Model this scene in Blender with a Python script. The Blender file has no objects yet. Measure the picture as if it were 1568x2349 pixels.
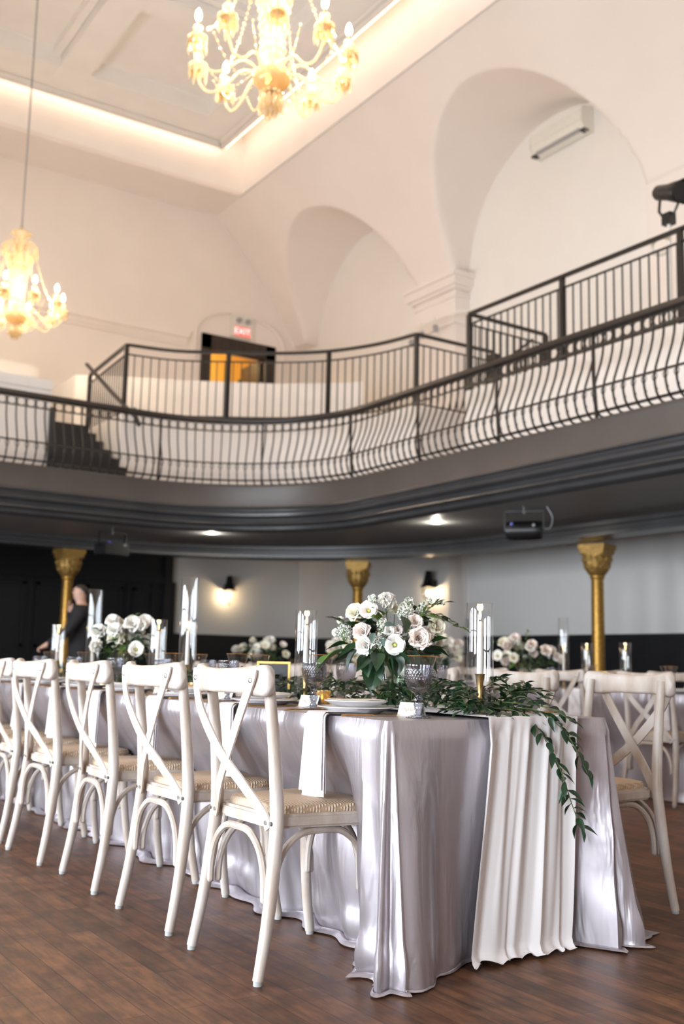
import bpy, bmesh, math, random
from mathutils import Vector, Matrix, Euler, noise
random.seed(7)
PI = math.pi
scene = bpy.context.scene
C = scene.collection
# ------------------------------------------------------------------ camera
cam_d = bpy.data.cameras.new('camera'); cam = bpy.data.objects.new('camera', cam_d); C.objects.link(cam)
yaw, pitch, roll = 0.580082518, 0.143902564, 0.0220053974
F = Vector((math.sin(yaw)*math.cos(pitch), math.cos(yaw)*math.cos(pitch), math.sin(pitch)))
r0 = Vector((math.cos(yaw), -math.sin(yaw), 0)); u0 = r0.cross(F)
R_ = r0*math.cos(roll)+u0*math.sin(roll); U_ = -r0*math.sin(roll)+u0*math.cos(roll)
cam.matrix_world = Matrix(((R_.x, U_.x, -F.x, 0), (R_.y, U_.y, -F.y, 0), (R_.z, U_.z, -F.z, 0.93), (0, 0, 0, 1)))
cam_d.sensor_fit = 'HORIZONTAL'; cam_d.sensor_width = 24.0; cam_d.lens = 2389.4/1568*24.0
cam_d.clip_end = 100; cam_d.clip_start = 0.05
cam_d.dof.use_dof = True; cam_d.dof.focus_distance = 3.25; cam_d.dof.aperture_fstop = 2.7
scene.camera = cam
# ------------------------------------------------------------------ colour management, light
vs = scene.view_settings
vs.view_transform = 'Standard'; vs.look = 'None'; vs.gamma = 1; vs.use_curve_mapping = False
vs.exposure = 0.30
scene.cycles.use_denoising = True
scene.cycles.max_bounces = 10; scene.cycles.diffuse_bounces = 5; scene.cycles.glossy_bounces = 4
scene.cycles.transmission_bounces = 8; scene.cycles.transparent_max_bounces = 32
scene.cycles.caustics_reflective = False; scene.cycles.caustics_refractive = False
scene.cycles.sample_clamp_indirect = 6.0
W_POWER = 560.0        # one tall window
COVE_STRENGTH = 3.1   # the hidden warm strip round the coffered ceiling
BULB_STRENGTH = 460.0
world = bpy.data.worlds.new('sky'); scene.world = world; world.use_nodes = True
bg = world.node_tree.nodes['Background']
sky = world.node_tree.nodes.new('ShaderNodeTexSky'); sky.sky_type = 'HOSEK_WILKIE'
sky.sun_direction = Vector((-0.5, -0.3, 0.8)).normalized()
world.node_tree.links.new(sky.outputs[0], bg.inputs[0]); bg.inputs[1].default_value = 0.6

XW, YW, XL, YF = 12.0, 20.0, -4.0, -6.0    # right, back, left, front walls
ZS, XC, YC = 10.7, 9.58, 18.78             # soffit height, edge of the cove opening
XCL, YCF = 8.06-9.58, -4.8
WIN_Y = (-1.7, 2.0, 5.7, 9.4)
WIN_Z = (0.12, 3.2); WIN_W = 2.3
def area_light(name, loc, rot, sx, sy, power, col):
    d = bpy.data.lights.new(name, 'AREA'); d.shape = 'RECTANGLE'; d.size = sx; d.size_y = sy
    d.energy = power; d.color = col
    o = bpy.data.objects.new(name, d); o.location = loc; o.rotation_euler = rot; C.objects.link(o); return o
for i, wy in enumerate(WIN_Y):
    area_light('daylight', (XL-0.45, wy, (WIN_Z[0]+WIN_Z[1])/2), (0, -PI/2, 0), WIN_Z[1]-WIN_Z[0], WIN_W, W_POWER, (0.86, 0.93, 1.0))
def point_light(name, loc, power, col, rad=0.02):
    d = bpy.data.lights.new(name, 'POINT'); d.energy = power; d.color = col; d.shadow_soft_size = rad
    o = bpy.data.objects.new(name, d); o.location = loc; C.objects.link(o); return o
# ------------------------------------------------------------------ materials
def mat(name, col, rough=0.5, metal=0.0, spec=0.5, var=0.0, vscale=20.0, bump=0.0, bscale=80.0, stretch=(1, 1, 1), coat=0.0, sheen=0.0, emit=None, estr=0.0, trans=0.0, sub=0.0, aniso=0.0, col2=None):
    m = bpy.data.materials.new(name); m.use_nodes = True
    nt = m.node_tree; b = nt.nodes['Principled BSDF']
    b.inputs['Base Color'].default_value = (*col, 1); b.inputs['Roughness'].default_value = rough
    b.inputs['Metallic'].default_value = metal; b.inputs['Specular IOR Level'].default_value = spec
    b.inputs['Coat Weight'].default_value = coat; b.inputs['Sheen Weight'].default_value = sheen
    b.inputs['Transmission Weight'].default_value = trans
    b.inputs['Anisotropic'].default_value = aniso
    if sub: b.inputs['Subsurface Weight'].default_value = sub; b.inputs['Subsurface Radius'].default_value = (0.02, 0.012, 0.008)
    if emit: b.inputs['Emission Color'].default_value = (*emit, 1); b.inputs['Emission Strength'].default_value = estr
    tc = nt.nodes.new('ShaderNodeTexCoord'); mp = nt.nodes.new('ShaderNodeMapping'); mp.inputs['Scale'].default_value = stretch
    nt.links.new(tc.outputs['Object'], mp.inputs[0])
    if var or col2:
        n = nt.nodes.new('ShaderNodeTexNoise'); n.inputs['Scale'].default_value = vscale; n.inputs['Detail'].default_value = 5
        nt.links.new(mp.outputs[0], n.inputs[0])
        rp = nt.nodes.new('ShaderNodeValToRGB'); rp.color_ramp.elements[0].position = 0.35; rp.color_ramp.elements[1].position = 0.68
        c2 = col2 or tuple(min(1, c*(1+var)) for c in col); c1 = col if col2 else tuple(c*(1-var) for c in col)
        rp.color_ramp.elements[0].color = (*c1, 1); rp.color_ramp.elements[1].color = (*c2, 1)
        nt.links.new(n.outputs[0], rp.inputs[0]); nt.links.new(rp.outputs[0], b.inputs['Base Color'])
    if bump:
        n2 = nt.nodes.new('ShaderNodeTexNoise'); n2.inputs['Scale'].default_value = bscale; n2.inputs['Detail'].default_value = 4
        nt.links.new(mp.outputs[0], n2.inputs[0])
        bp = nt.nodes.new('ShaderNodeBump'); bp.inputs['Strength'].default_value = bump; bp.inputs['Distance'].default_value = 0.01
        nt.links.new(n2.outputs[0], bp.inputs['Height']); nt.links.new(bp.outputs[0], b.inputs['Normal'])
    return m
def glass(name, tint=(1, 1, 1), clear=0.86, rough=0.02, gcol=(1, 1, 1), facet=None, ior=1.45, diff=0.0, dcol=(1, 1, 1)):
    """thin clear glass: lets light straight through, mirrors at grazing angles"""
    m = bpy.data.materials.new(name); m.use_nodes = True; nt = m.node_tree; nt.nodes.clear()
    out = nt.nodes.new('ShaderNodeOutputMaterial'); tr = nt.nodes.new('ShaderNodeBsdfTransparent'); gl = nt.nodes.new('ShaderNodeBsdfGlossy')
    tr.inputs[0].default_value = (*[t*clear for t in tint], 1); gl.inputs['Color'].default_value = (*gcol, 1); gl.inputs['Roughness'].default_value = rough
    lw = nt.nodes.new('ShaderNodeLayerWeight'); lw.inputs[0].default_value = 0.5; r0_ = ((ior-1)/(ior+1))**2
    pw = nt.nodes.new('ShaderNodeMath'); pw.operation = 'POWER'; pw.inputs[1].default_value = 4.0; fr = nt.nodes.new('ShaderNodeMapRange'); fr.inputs[3].default_value = r0_; fr.inputs[4].default_value = 0.9
    nt.links.new(lw.outputs['Facing'], pw.inputs[0]); nt.links.new(pw.outputs[0], fr.inputs[0])
    mx = nt.nodes.new('ShaderNodeMixShader')
    nt.links.new(fr.outputs[0], mx.inputs[0]); nt.links.new(tr.outputs[0], mx.inputs[1]); nt.links.new(gl.outputs[0], mx.inputs[2])
    last = mx
    if diff:
        df = nt.nodes.new('ShaderNodeBsdfDiffuse'); df.inputs[0].default_value = (*dcol, 1)
        tl = nt.nodes.new('ShaderNodeBsdfTranslucent'); tl.inputs[0].default_value = (*dcol, 1)
        a = nt.nodes.new('ShaderNodeMixShader'); a.inputs[0].default_value = 0.5
        nt.links.new(df.outputs[0], a.inputs[1]); nt.links.new(tl.outputs[0], a.inputs[2])
        m2 = nt.nodes.new('ShaderNodeMixShader'); m2.inputs[0].default_value = diff
        nt.links.new(mx.outputs[0], m2.inputs[1]); nt.links.new(a.outputs[0], m2.inputs[2]); last = m2
    if facet:
        tc = nt.nodes.new('ShaderNodeTexCoord'); vo = nt.nodes.new('ShaderNodeTexVoronoi'); vo.inputs['Scale'].default_value = facet
        nt.links.new(tc.outputs['Object'], vo.inputs['Vector'])
        bp = nt.nodes.new('ShaderNodeBump'); bp.inputs['Strength'].default_value = 1.0; bp.inputs['Distance'].default_value = 0.01
        nt.links.new(vo.outputs['Distance'], bp.inputs['Height'])
        nt.links.new(bp.outputs[0], gl.inputs['Normal']); nt.links.new(bp.outputs[0], lw.inputs['Normal'])
    nt.links.new(last.outputs[0], out.inputs[0]); return m
def emis(name, col, s):
    m = bpy.data.materials.new(name); m.use_nodes = True; nt = m.node_tree; nt.nodes.clear()
    out = nt.nodes.new('ShaderNodeOutputMaterial'); e = nt.nodes.new('ShaderNodeEmission'); e.inputs[0].default_value = (*col, 1); e.inputs[1].default_value = s
    nt.links.new(e.outputs[0], out.inputs[0]); return m
def leafmat(name, col, col2, rough=0.35):
    m = mat(name, col, rough, col2=col2, vscale=9, spec=0.5); nt = m.node_tree; b = nt.nodes['Principled BSDF']
    b.inputs['Subsurface Weight'].default_value = 0.0
    return m
M = dict(
    wall=mat('warm_white_plaster', (0.86, 0.79, 0.745), 0.85, var=0.012, vscale=1.5),
    lowwall=mat('pale_grey_plaster', (0.86, 0.83, 0.80), 0.85, var=0.012, vscale=1.5),
    riser=mat('white_painted_riser', (0.80, 0.765, 0.745), 0.55, var=0.02, vscale=4),
    ceil=mat('white_ceiling_paint', (0.90, 0.87, 0.84), 0.7, var=0.02, vscale=2),
    dark=mat('charcoal_gloss_paint', (0.050, 0.050, 0.053), 0.3, var=0.1, vscale=3, bump=0.04, bscale=15),
    fascia=mat('grey_fascia_paint', (0.092, 0.076, 0.067), 0.42, var=0.06, vscale=3, bump=0.03, bscale=15),
    under=mat('grey_soffit_paint', (0.27, 0.268, 0.27), 0.5, var=0.05, vscale=3),
    panel=mat('black_panel_paint', (0.012, 0.013, 0.016), 0.4, var=0.1, vscale=3),
    iron=mat('black_iron', (0.011, 0.009, 0.008), 0.42, var=0.15, vscale=30),
    rail=mat('dark_handrail_paint', (0.024, 0.018, 0.015), 0.4, var=0.12, vscale=20),
    doorwood=mat('dark_door_wood', (0.028, 0.018, 0.014), 0.5, var=0.3, vscale=12, stretch=(1, 1, .1)),
    gold=mat('gold_paint', (0.52, 0.29, 0.065), 0.36, metal=0.75, var=0.18, vscale=25, bump=0.15, bscale=90),
    goldcap=mat('gilt_capital', (0.42, 0.25, 0.07), 0.45, metal=0.6, var=0.35, vscale=35, bump=1.0, bscale=40),
    chair=mat('whitewashed_wood', (0.48, 0.39, 0.325), 0.42, col2=(0.67, 0.61, 0.565), vscale=7, stretch=(1.8, 1.8, .7), bump=0.15, bscale=40),
    screw=mat('steel_screw', (0.55, 0.55, 0.55), 0.3, metal=1.0),
    brass=mat('brass', (0.55, 0.38, 0.16), 0.28, metal=1.0, var=0.2, vscale=30),
    goldcut=mat('gold_cutlery', (0.72, 0.42, 0.16), 0.25, metal=1.0, var=0.1, vscale=30),
    wax=mat('white_wax', (0.92, 0.89, 0.84), 0.4, sub=0.25, emit=(1.0, 0.75, 0.5), estr=0.0),
    flame=emis('candle_flame', (1.0, 0.60, 0.22), 5.0),
    wick=mat('black_wick', (0.03, 0.02, 0.02), 0.9, var=0.1),
    clear=glass('clear_glass', (0.97, 0.98, 0.985), 0.95, 0.01, facet=None),
    crystal=glass('cut_crystal', (0.95, 0.94, 0.93), 0.93, 0.04, facet=60),
    smoke=glass('smoke_grey_pressed_glass', (0.77, 0.77, 0.80), 0.96, 0.06, facet=None, ior=1.7),
    vase=glass('vase_glass', (0.93, 0.96, 0.94), 0.92, 0.015),
    votive=glass('mercury_gold_glass', (0.95, 0.8, 0.5), 0.88, 0.12, (1, .9, .65), facet=45, ior=1.8, diff=0.16, dcol=(0.95, 0.85, 0.6)),
    amber=glass('amber_crystal', (1.0, 0.92, 0.74), 0.9, 0.08, (1, .93, .78), facet=40, ior=1.9, diff=0.34, dcol=(1.0, 0.90, 0.72)),
    amberdk=glass('gilt_glass', (0.95, 0.7, 0.36), 0.6, 0.15, (1, .82, .5), facet=None, ior=2.2, diff=0.6, dcol=(0.82, 0.66, 0.42)),
    bulb=emis('lit_bulb', (1.0, 0.82, 0.60), BULB_STRENGTH),
    cove=emis('cove_strip', (1.0, 0.66, 0.46), COVE_STRENGTH),
    china=mat('white_china', (0.88, 0.87, 0.88), 0.12, var=0.01, vscale=5, coat=0.3),
    paper=mat('cream_card', (0.86, 0.81, 0.74), 0.75, var=0.03, vscale=30),
    ink=mat('gold_ink', (0.55, 0.42, 0.25), 0.5, var=0.1),
    napkin=mat('blush_white_linen', (0.88, 0.83, 0.85), 0.85, var=0.02, vscale=10, bump=0.15, bscale=220, sheen=0.2),
    slate=mat('black_sign_board', (0.02, 0.02, 0.024), 0.25, var=0.1),
    frame=mat('gilt_frame', (0.66, 0.43, 0.13), 0.35, metal=0.8, var=0.2, vscale=40),
    petal=mat('white_petal', (0.93, 0.90, 0.85), 0.6, sub=0.2, var=0.03, vscale=30),
    blush=mat('blush_petal', (0.92, 0.80, 0.73), 0.6, sub=0.2, col2=(0.95, 0.88, 0.83), vscale=25),
    cream=mat('cream_petal', (0.91, 0.86, 0.68), 0.6, sub=0.2, col2=(0.95, 0.92, 0.82), vscale=25),
    ygreen=mat('flower_eye', (0.62, 0.62, 0.12), 0.6, var=0.2, vscale=60),
    leaf=leafmat('ruscus_leaf', (0.009, 0.028, 0.013), (0.022, 0.062, 0.024)),
    leaf2=leafmat('broad_leaf', (0.006, 0.024, 0.008), (0.020, 0.062, 0.014)),
    leaf3=leafmat('fresh_leaf', (0.05, 0.11, 0.018), (0.12, 0.21, 0.04)),
    euca=leafmat('grey_leaf', (0.05, 0.08, 0.065), (0.10, 0.14, 0.115), 0.5),
    stem=mat('green_stem', (0.10, 0.15, 0.05), 0.5, var=0.2, vscale=20),
    water=glass('vase_water', (0.86, 0.93, 0.86), 0.94, 0.01, ior=1.33),
    black=mat('black_plastic', (0.008, 0.008, 0.009), 0.38, var=0.1),
    grey=mat('grey_plastic', (0.35, 0.35, 0.36), 0.4, var=0.05),
    white=mat('white_plastic', (0.80, 0.78, 0.72), 0.45, var=0.03),
    chrome=mat('chrome', (0.75, 0.75, 0.76), 0.15, metal=1.0),
    bluelens=mat('blue_lens', (0.12, 0.13, 0.5), 0.1, coat=1.0),
    spot=emis('downlight_glow', (1.0, 0.94, 0.80), 40.0),
    red=emis('exit_red', (1.0, 0.13, 0.09), 1.15),
    exitw=emis('exit_letter', (1.0, 0.80, 0.75), 1.6),
    corridor=mat('yellow_corridor_paint', (0.85, 0.60, 0.18), 0.7, var=0.05),
    skin=mat('skin', (0.55, 0.33, 0.25), 0.5, var=0.06, vscale=15, sub=0.1),
    hair=mat('dark_hair', (0.02, 0.015, 0.012), 0.6, var=0.2),
    suit=mat('black_suit', (0.010, 0.010, 0.013), 0.85, var=0.1, vscale=60),
    rubber=mat('rubber_foot', (0.4, 0.4, 0.4), 0.6, var=0.05),
)
def rattan():
    m = bpy.data.materials.new('woven_rattan'); m.use_nodes = True; nt = m.node_tree; b = nt.nodes['Principled BSDF']
    tc = nt.nodes.new('ShaderNodeTexCoord'); b.inputs['Roughness'].default_value = 0.6
    outs = []
    for ax, sc in ((0, 190.0), (1, 120.0)):
        w = nt.nodes.new('ShaderNodeTexWave'); w.wave_type = 'BANDS'; w.bands_direction = 'X' if ax == 0 else 'Y'; w.inputs['Scale'].default_value = 44.0 if ax == 0 else 30.0
        w.inputs['Distortion'].default_value = 0.8; w.inputs['Detail Scale'].default_value = 2
        nt.links.new(tc.outputs['Object'], w.inputs[0]); outs.append(w)
    mu = nt.nodes.new('ShaderNodeMath'); mu.operation = 'MULTIPLY'
    nt.links.new(outs[0].outputs[1], mu.inputs[0]); nt.links.new(outs[1].outputs[1], mu.inputs[1])
    rp = nt.nodes.new('ShaderNodeValToRGB'); rp.color_ramp.elements[0].color = (0.52, 0.36, 0.23, 1); rp.color_ramp.elements[1].color = (0.86, 0.70, 0.54, 1)
    rp.color_ramp.elements[1].position = 0.6
    nt.links.new(mu.outputs[0], rp.inputs[0]); nt.links.new(rp.outputs[0], b.inputs['Base Color'])
    bp = nt.nodes.new('ShaderNodeBump'); bp.inputs['Strength'].default_value = 0.9; bp.inputs['Distance'].default_value = 0.004
    nt.links.new(mu.outputs[0], bp.inputs['Height']); nt.links.new(bp.outputs[0], b.inputs['Normal'])
    return m
M['rattan'] = rattan()
def floor_mat():
    m = bpy.data.materials.new('dark_wood_planks'); m.use_nodes = True; nt = m.node_tree; b = nt.nodes['Principled BSDF']; L = nt.links.new; b.inputs['Specular IOR Level'].default_value = 0.35
    tc = nt.nodes.new('ShaderNodeTexCoord'); mp = nt.nodes.new('ShaderNodeMapping'); mp.inputs['Rotation'].default_value = (0, 0, PI/2)
    L(tc.outputs['Object'], mp.inputs[0])
    br = nt.nodes.new('ShaderNodeTexBrick'); br.inputs['Scale'].default_value = 1.0; br.inputs['Brick Width'].default_value = 0.9; br.inputs['Row Height'].default_value = 0.085
    br.inputs['Mortar Size'].default_value = 0.0012; br.inputs['Color1'].default_value = (0.102, 0.050, 0.026, 1); br.inputs['Color2'].default_value = (0.195, 0.098, 0.053, 1)
    br.inputs['Mortar'].default_value = (0.03, 0.016, 0.012, 1); br.offset = 0.37
    L(mp.outputs[0], br.inputs[0])
    mp2 = nt.nodes.new('ShaderNodeMapping'); mp2.inputs['Scale'].default_value = (7, 1.0, 1); L(tc.outputs['Object'], mp2.inputs[0])
    n = nt.nodes.new('ShaderNodeTexNoise'); n.inputs['Scale'].default_value = 5; n.inputs['Detail'].default_value = 8; n.inputs['Roughness'].default_value = 0.65; L(mp2.outputs[0], n.inputs[0])
    n3 = nt.nodes.new('ShaderNodeTexNoise'); n3.inputs['Scale'].default_value = 9; n3.inputs['Detail'].default_value = 3; L(tc.outputs['Object'], n3.inputs[0])
    rp = nt.nodes.new('ShaderNodeValToRGB'); rp.color_ramp.elements[0].position = 0.3; rp.color_ramp.elements[0].color = (0.32, 0.30, 0.30, 1); rp.color_ramp.elements[1].position = 0.72; rp.color_ramp.elements[1].color = (1.6, 1.42, 1.25, 1)
    L(n.outputs[0], rp.inputs[0])
    mx = nt.nodes.new('ShaderNodeMix'); mx.data_type = 'RGBA'; mx.blend_type = 'MULTIPLY'; mx.inputs[0].default_value = 1.0
    L(br.outputs[0], mx.inputs[6]); L(rp.outputs[0], mx.inputs[7])
    rp2 = nt.nodes.new('ShaderNodeValToRGB'); rp2.color_ramp.elements[0].position = 0.38; rp2.color_ramp.elements[0].color = (0.62, 0.6, 0.62, 1); rp2.color_ramp.elements[1].position = 0.55
    L(n3.outputs[0], rp2.inputs[0])
    mx2 = nt.nodes.new('ShaderNodeMix'); mx2.data_type = 'RGBA'; mx2.blend_type = 'MULTIPLY'; mx2.inputs[0].default_value = 0.8
    L(mx.outputs[2], mx2.inputs[6]); L(rp2.outputs[0], mx2.inputs[7]); L(mx2.outputs[2], b.inputs['Base Color'])
    rr = nt.nodes.new('ShaderNodeMapRange'); rr.inputs[3].default_value = 0.40; rr.inputs[4].default_value = 0.60; L(n.outputs[0], rr.inputs[0]); L(rr.outputs[0], b.inputs['Roughness'])
    bp = nt.nodes.new('ShaderNodeBump'); bp.inputs['Strength'].default_value = 0.25; bp.inputs['Distance'].default_value = 0.003; L(br.outputs[1], bp.inputs['Height']); bp.invert = True
    L(bp.outputs[0], b.inputs['Normal'])
    return m
M['floor'] = floor_mat()
def cloth_mat(name, col, rough, spec, bump=0.3, bscale=9.0, metal=0.0, sheen=0.0):
    m = bpy.data.materials.new(name); m.use_nodes = True; nt = m.node_tree; b = nt.nodes['Principled BSDF']; L = nt.links.new
    b.inputs['Base Color'].default_value = (*col, 1); b.inputs['Roughness'].default_value = rough; b.inputs['Specular IOR Level'].default_value = spec
    b.inputs['Metallic'].default_value = metal; b.inputs['Sheen Weight'].default_value = sheen
    tc = nt.nodes.new('ShaderNodeTexCoord'); mp = nt.nodes.new('ShaderNodeMapping'); mp.inputs['Scale'].default_value = (1, 1, 0.22); L(tc.outputs['Object'], mp.inputs[0])
    n = nt.nodes.new('ShaderNodeTexNoise'); n.inputs['Scale'].default_value = bscale; n.inputs['Detail'].default_value = 3; n.inputs['Distortion'].default_value = 0.6; L(mp.outputs[0], n.inputs[0])
    bp = nt.nodes.new('ShaderNodeBump'); bp.inputs['Strength'].default_value = bump; bp.inputs['Distance'].default_value = 0.02
    L(n.outputs[0], bp.inputs['Height']); L(bp.outputs[0], b.inputs['Normal'])
    return m
M['satin'] = cloth_mat('lavender_grey_satin', (0.52, 0.475, 0.51), 0.34, 0.9, bump=0.42, bscale=13, metal=0.68)
M['chiffon'] = cloth_mat('white_chiffon', (0.90, 0.86, 0.86), 0.8, 0.2, bump=0.08, bscale=25, sheen=0.2)
# ------------------------------------------------------------------ mesh helpers
class MB:
    def __init__(s): s.v = []; s.f = []; s.mi = []; s.cur = 0
    def face(s, f): s.f.append(tuple(f)); s.mi.append(s.cur)
    def box(s, x0, x1, y0, y1, z0, z1):
        b = len(s.v)
        s.v += [(x0, y0, z0), (x1, y0, z0), (x1, y1, z0), (x0, y1, z0), (x0, y0, z1), (x1, y0, z1), (x1, y1, z1), (x0, y1, z1)]
        for f in ((0, 3, 2, 1), (4, 5, 6, 7), (0, 1, 5, 4), (1, 2, 6, 5), (2, 3, 7, 6), (3, 0, 4, 7)): s.face([b+i for i in f])
        return s
    def grid(s, fn, nu, nv, closeu=False):
        b = len(s.v)
        for j in range(nv+1):
            for i in range(nu if closeu else nu+1): s.v.append(tuple(fn(i/nu, j/nv)))
        w = nu if closeu else nu+1
        for j in range(nv):
            for i in range(nu):
                i2 = (i+1) % w if closeu else i+1
                s.face((b+j*w+i, b+j*w+i2, b+(j+1)*w+i2, b+(j+1)*w+i))
        return s
    def lathe(s, prof, n=24, c=(0, 0, 0), cap=True, axis='Z'):
        b = len(s.v)
        for r, z in prof:
            for i in range(n):
                a = 2*PI*i/n; s.v.append((c[0]+r*math.cos(a), c[1]+r*math.sin(a), c[2]+z))
        for j in range(len(prof)-1):
            for i in range(n):
                i2 = (i+1) % n
                s.face((b+j*n+i, b+j*n+i2, b+(j+1)*n+i2, b+(j+1)*n+i))
        if cap:
            if prof[0][0] > 1e-5: s.face([b+i for i in range(n)][::-1])
            if prof[-1][0] > 1e-5: s.face([b+(len(prof)-1)*n+i for i in range(n)])
        return s
    def sweep(s, pts, prof, up=None, closed=False, cap=True, scl=None, n=8):
        """prof: radius (number or list) for a round tube, or a list of (a,b) section points"""
        pts = [Vector(p) for p in pts]; N = len(pts); b = len(s.v)
        T = []
        for i in range(N):
            if closed: t = pts[(i+1) % N]-pts[i-1]
            else: t = pts[min(i+1, N-1)]-pts[max(i-1, 0)]
            T.append(t.normalized())
        if up is None:
            a = Vector((0, 0, 1)) if abs(T[0].z) < 0.9 else Vector((1, 0, 0))
            nrm = (a-T[0]*a.dot(T[0])).normalized()
        else: nrm = None
        frames = []
        for i in range(N):
            if up is not None:
                uu = Vector(up[i]) if isinstance(up, list) else Vector(up)
                nn = (uu-T[i]*uu.dot(T[i])).normalized()
            else:
                nn = (nrm-T[i]*nrm.dot(T[i])).normalized(); nrm = nn
            frames.append((nn, T[i].cross(nn)))
        for i in range(N):
            nn, bb = frames[i]
            if isinstance(prof, (int, float)) or (isinstance(prof, list) and isinstance(prof[0], (int, float))):
                rr = prof if isinstance(prof, (int, float)) else prof[i]
                sec = [(rr*math.cos(2*PI*k/n), rr*math.sin(2*PI*k/n)) for k in range(n)]
            else:
                k = 1 if scl is None else scl[i]
                ka, kb = k if isinstance(k, tuple) else (k, k)
                sec = [(p*ka, q*kb) for p, q in prof]
            for p, q in sec: s.v.append(tuple(pts[i]+nn*p+bb*q))
            ns = len(sec)
        for i in range(N if closed else N-1):
            i1 = (i+1) % N
            for k in range(ns):
                k1 = (k+1) % ns
                s.face((b+i*ns+k, b+i*ns+k1, b+i1*ns+k1, b+i1*ns+k))
        if cap and not closed:
            s.face([b+k for k in range(ns)][::-1]); s.face([b+(N-1)*ns+k for k in range(ns)])
        return s
    def prism(s, poly, z0, z1):
        b = len(s.v); n = len(poly)
        s.v += [(x, y, z0) for x, y in poly]+[(x, y, z1) for x, y in poly]
        s.face(list(range(b, b+n))[::-1]); s.face(list(range(b+n, b+2*n)))
        for i in range(n): s.face((b+i, b+(i+1) % n, b+n+(i+1) % n, b+n+i))
        return s
    def ball(s, c, r, n=10, m=6, sq=(1, 1, 1)):
        return s.grid(lambda u, v: (c[0]+sq[0]*r*math.cos(2*PI*u)*math.sin(PI*v), c[1]+sq[1]*r*math.sin(2*PI*u)*math.sin(PI*v), c[2]+sq[2]*r*math.cos(PI*v)), n, m, True)
    def add(s, o, mtx=None, mi=None):
        b = len(s.v)
        s.v += [tuple(mtx @ Vector(v)) for v in o.v] if mtx else o.v
        s.f += [tuple(b+i for i in f) for f in o.f]; s.mi += o.mi if mi is None else [mi]*len(o.f)
        return s
    def mesh(s, name, mats, smooth=True, bev=0.0):
        me = bpy.data.meshes.new(name); me.from_pydata(s.v, [], s.f)
        for m in (mats if isinstance(mats, (list, tuple)) else [mats]): me.materials.append(m)
        if any(s.mi): me.polygons.foreach_set('material_index', s.mi)
        bm = bmesh.new(); bm.from_mesh(me)
        if bev:
            es = [e for e in bm.edges if len(e.link_faces) == 2 and e.calc_face_angle(0) > 0.6]
            bmesh.ops.bevel(bm, geom=es, offset=bev, segments=2, affect='EDGES', clamp_overlap=True)
        bmesh.ops.recalc_face_normals(bm, faces=bm.faces)
        if smooth:
            for f in bm.faces: f.smooth = True
            for e in bm.edges:
                if len(e.link_faces) == 2 and e.calc_face_angle(0) > 0.7: e.smooth = False
        bm.to_mesh(me); bm.free(); me.update()
        return me
def obj(name, mb, m, parent=None, smooth=True, bev=0.0, loc=None, rot=None):
    me = mb if isinstance(mb, bpy.types.Mesh) else mb.mesh(name, m, smooth, bev)
    o = bpy.data.objects.new(name, me); C.objects.link(o)
    if parent: o.parent = parent
    if loc: o.location = loc
    if rot: o.rotation_euler = rot
    return o
def tag(o, label, cat, group=None, kind=None):
    o['label'] = label; o['category'] = cat
    if group: o['group'] = group
    if kind: o['kind'] = kind
    return o
def thing(name, label, cat, loc=(0, 0, 0), rz=0.0, group=None):
    o = bpy.data.objects.new(name, None); C.objects.link(o); o.empty_display_size = 0.1
    o.location = loc; o.rotation_euler = (0, 0, rz); return tag(o, label, cat, group)
def struct(name, mb, m, parent=None, smooth=False, bev=0.0):
    o = obj(name, mb, m, parent, smooth, bev)
    if not parent: o['kind'] = 'structure'
    return o
def dup(o, loc=None, rz=None, label=None, group=None, parent=None, scl=None):
    c = o.copy(); C.objects.link(c)
    if parent is not None: c.parent = parent
    if loc is not None: c.location = loc
    if rz is not None: c.rotation_euler = (0, 0, rz)
    if scl is not None: c.scale = (scl, scl, scl) if isinstance(scl, (int, float)) else scl
    if label: c['label'] = label
    if group: c['group'] = group
    for ch in list(o.children): dup(ch, parent=c)
    return c
class Proto:
    """first call places the thing built, later calls copy it"""
    def __init__(s, root): s.root = root; s.used = False
    def place(s, loc, rz=0.0, label=None, group=None, scl=None):
        if not s.used:
            s.used = True; o = s.root; o.location = loc; o.rotation_euler = (0, 0, rz)
            if scl is not None: o.scale = (scl, scl, scl) if isinstance(scl, (int, float)) else scl
            if label: o['label'] = label
            if group: o['group'] = group
            return o
        return dup(s.root, loc, rz, label, group, scl=scl if scl is not None else (1, 1, 1))
def smooth_path(pts, k=6):
    P = [Vector(p) for p in pts]; out = []
    for i in range(len(P)-1):
        p0 = P[max(i-1, 0)]; p1 = P[i]; p2 = P[i+1]; p3 = P[min(i+2, len(P)-1)]
        for j in range(k):
            t = j/k
            out.append(0.5*((2*p1)+(p2-p0)*t+(2*p0-5*p1+4*p2-p3)*t*t+(3*p1-p0-3*p2+p3)*t**3))
    out.append(P[-1]); return out
def lerp(a, b, t): return a+(b-a)*t
def sstep(a, b, x):
    t = max(0.0, min(1.0, (x-a)/(b-a))); return t*t*(3-2*t)
def rrect(w, h, r, n=4):
    out = []
    for cx, cy, a0 in ((w-r, h-r, 0), (-w+r, h-r, PI/2), (-w+r, -h+r, PI), (w-r, -h+r, 1.5*PI)):
        for i in range(n+1):
            a = a0+PI/2*i/n; out.append((cx+r*math.cos(a), cy+r*math.sin(a)))
    return out
ORD = ['first', 'second', 'third', 'fourth', 'fifth', 'sixth', 'seventh', 'eighth', 'ninth', 'tenth', 'eleventh', 'twelfth']
# ------------------------------------------------------------------ room shell
struct('floor', MB().box(XL-0.3, XW+0.3, YF-0.3, YW+3.2, -0.2, 0.0), M['floor'])
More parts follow.
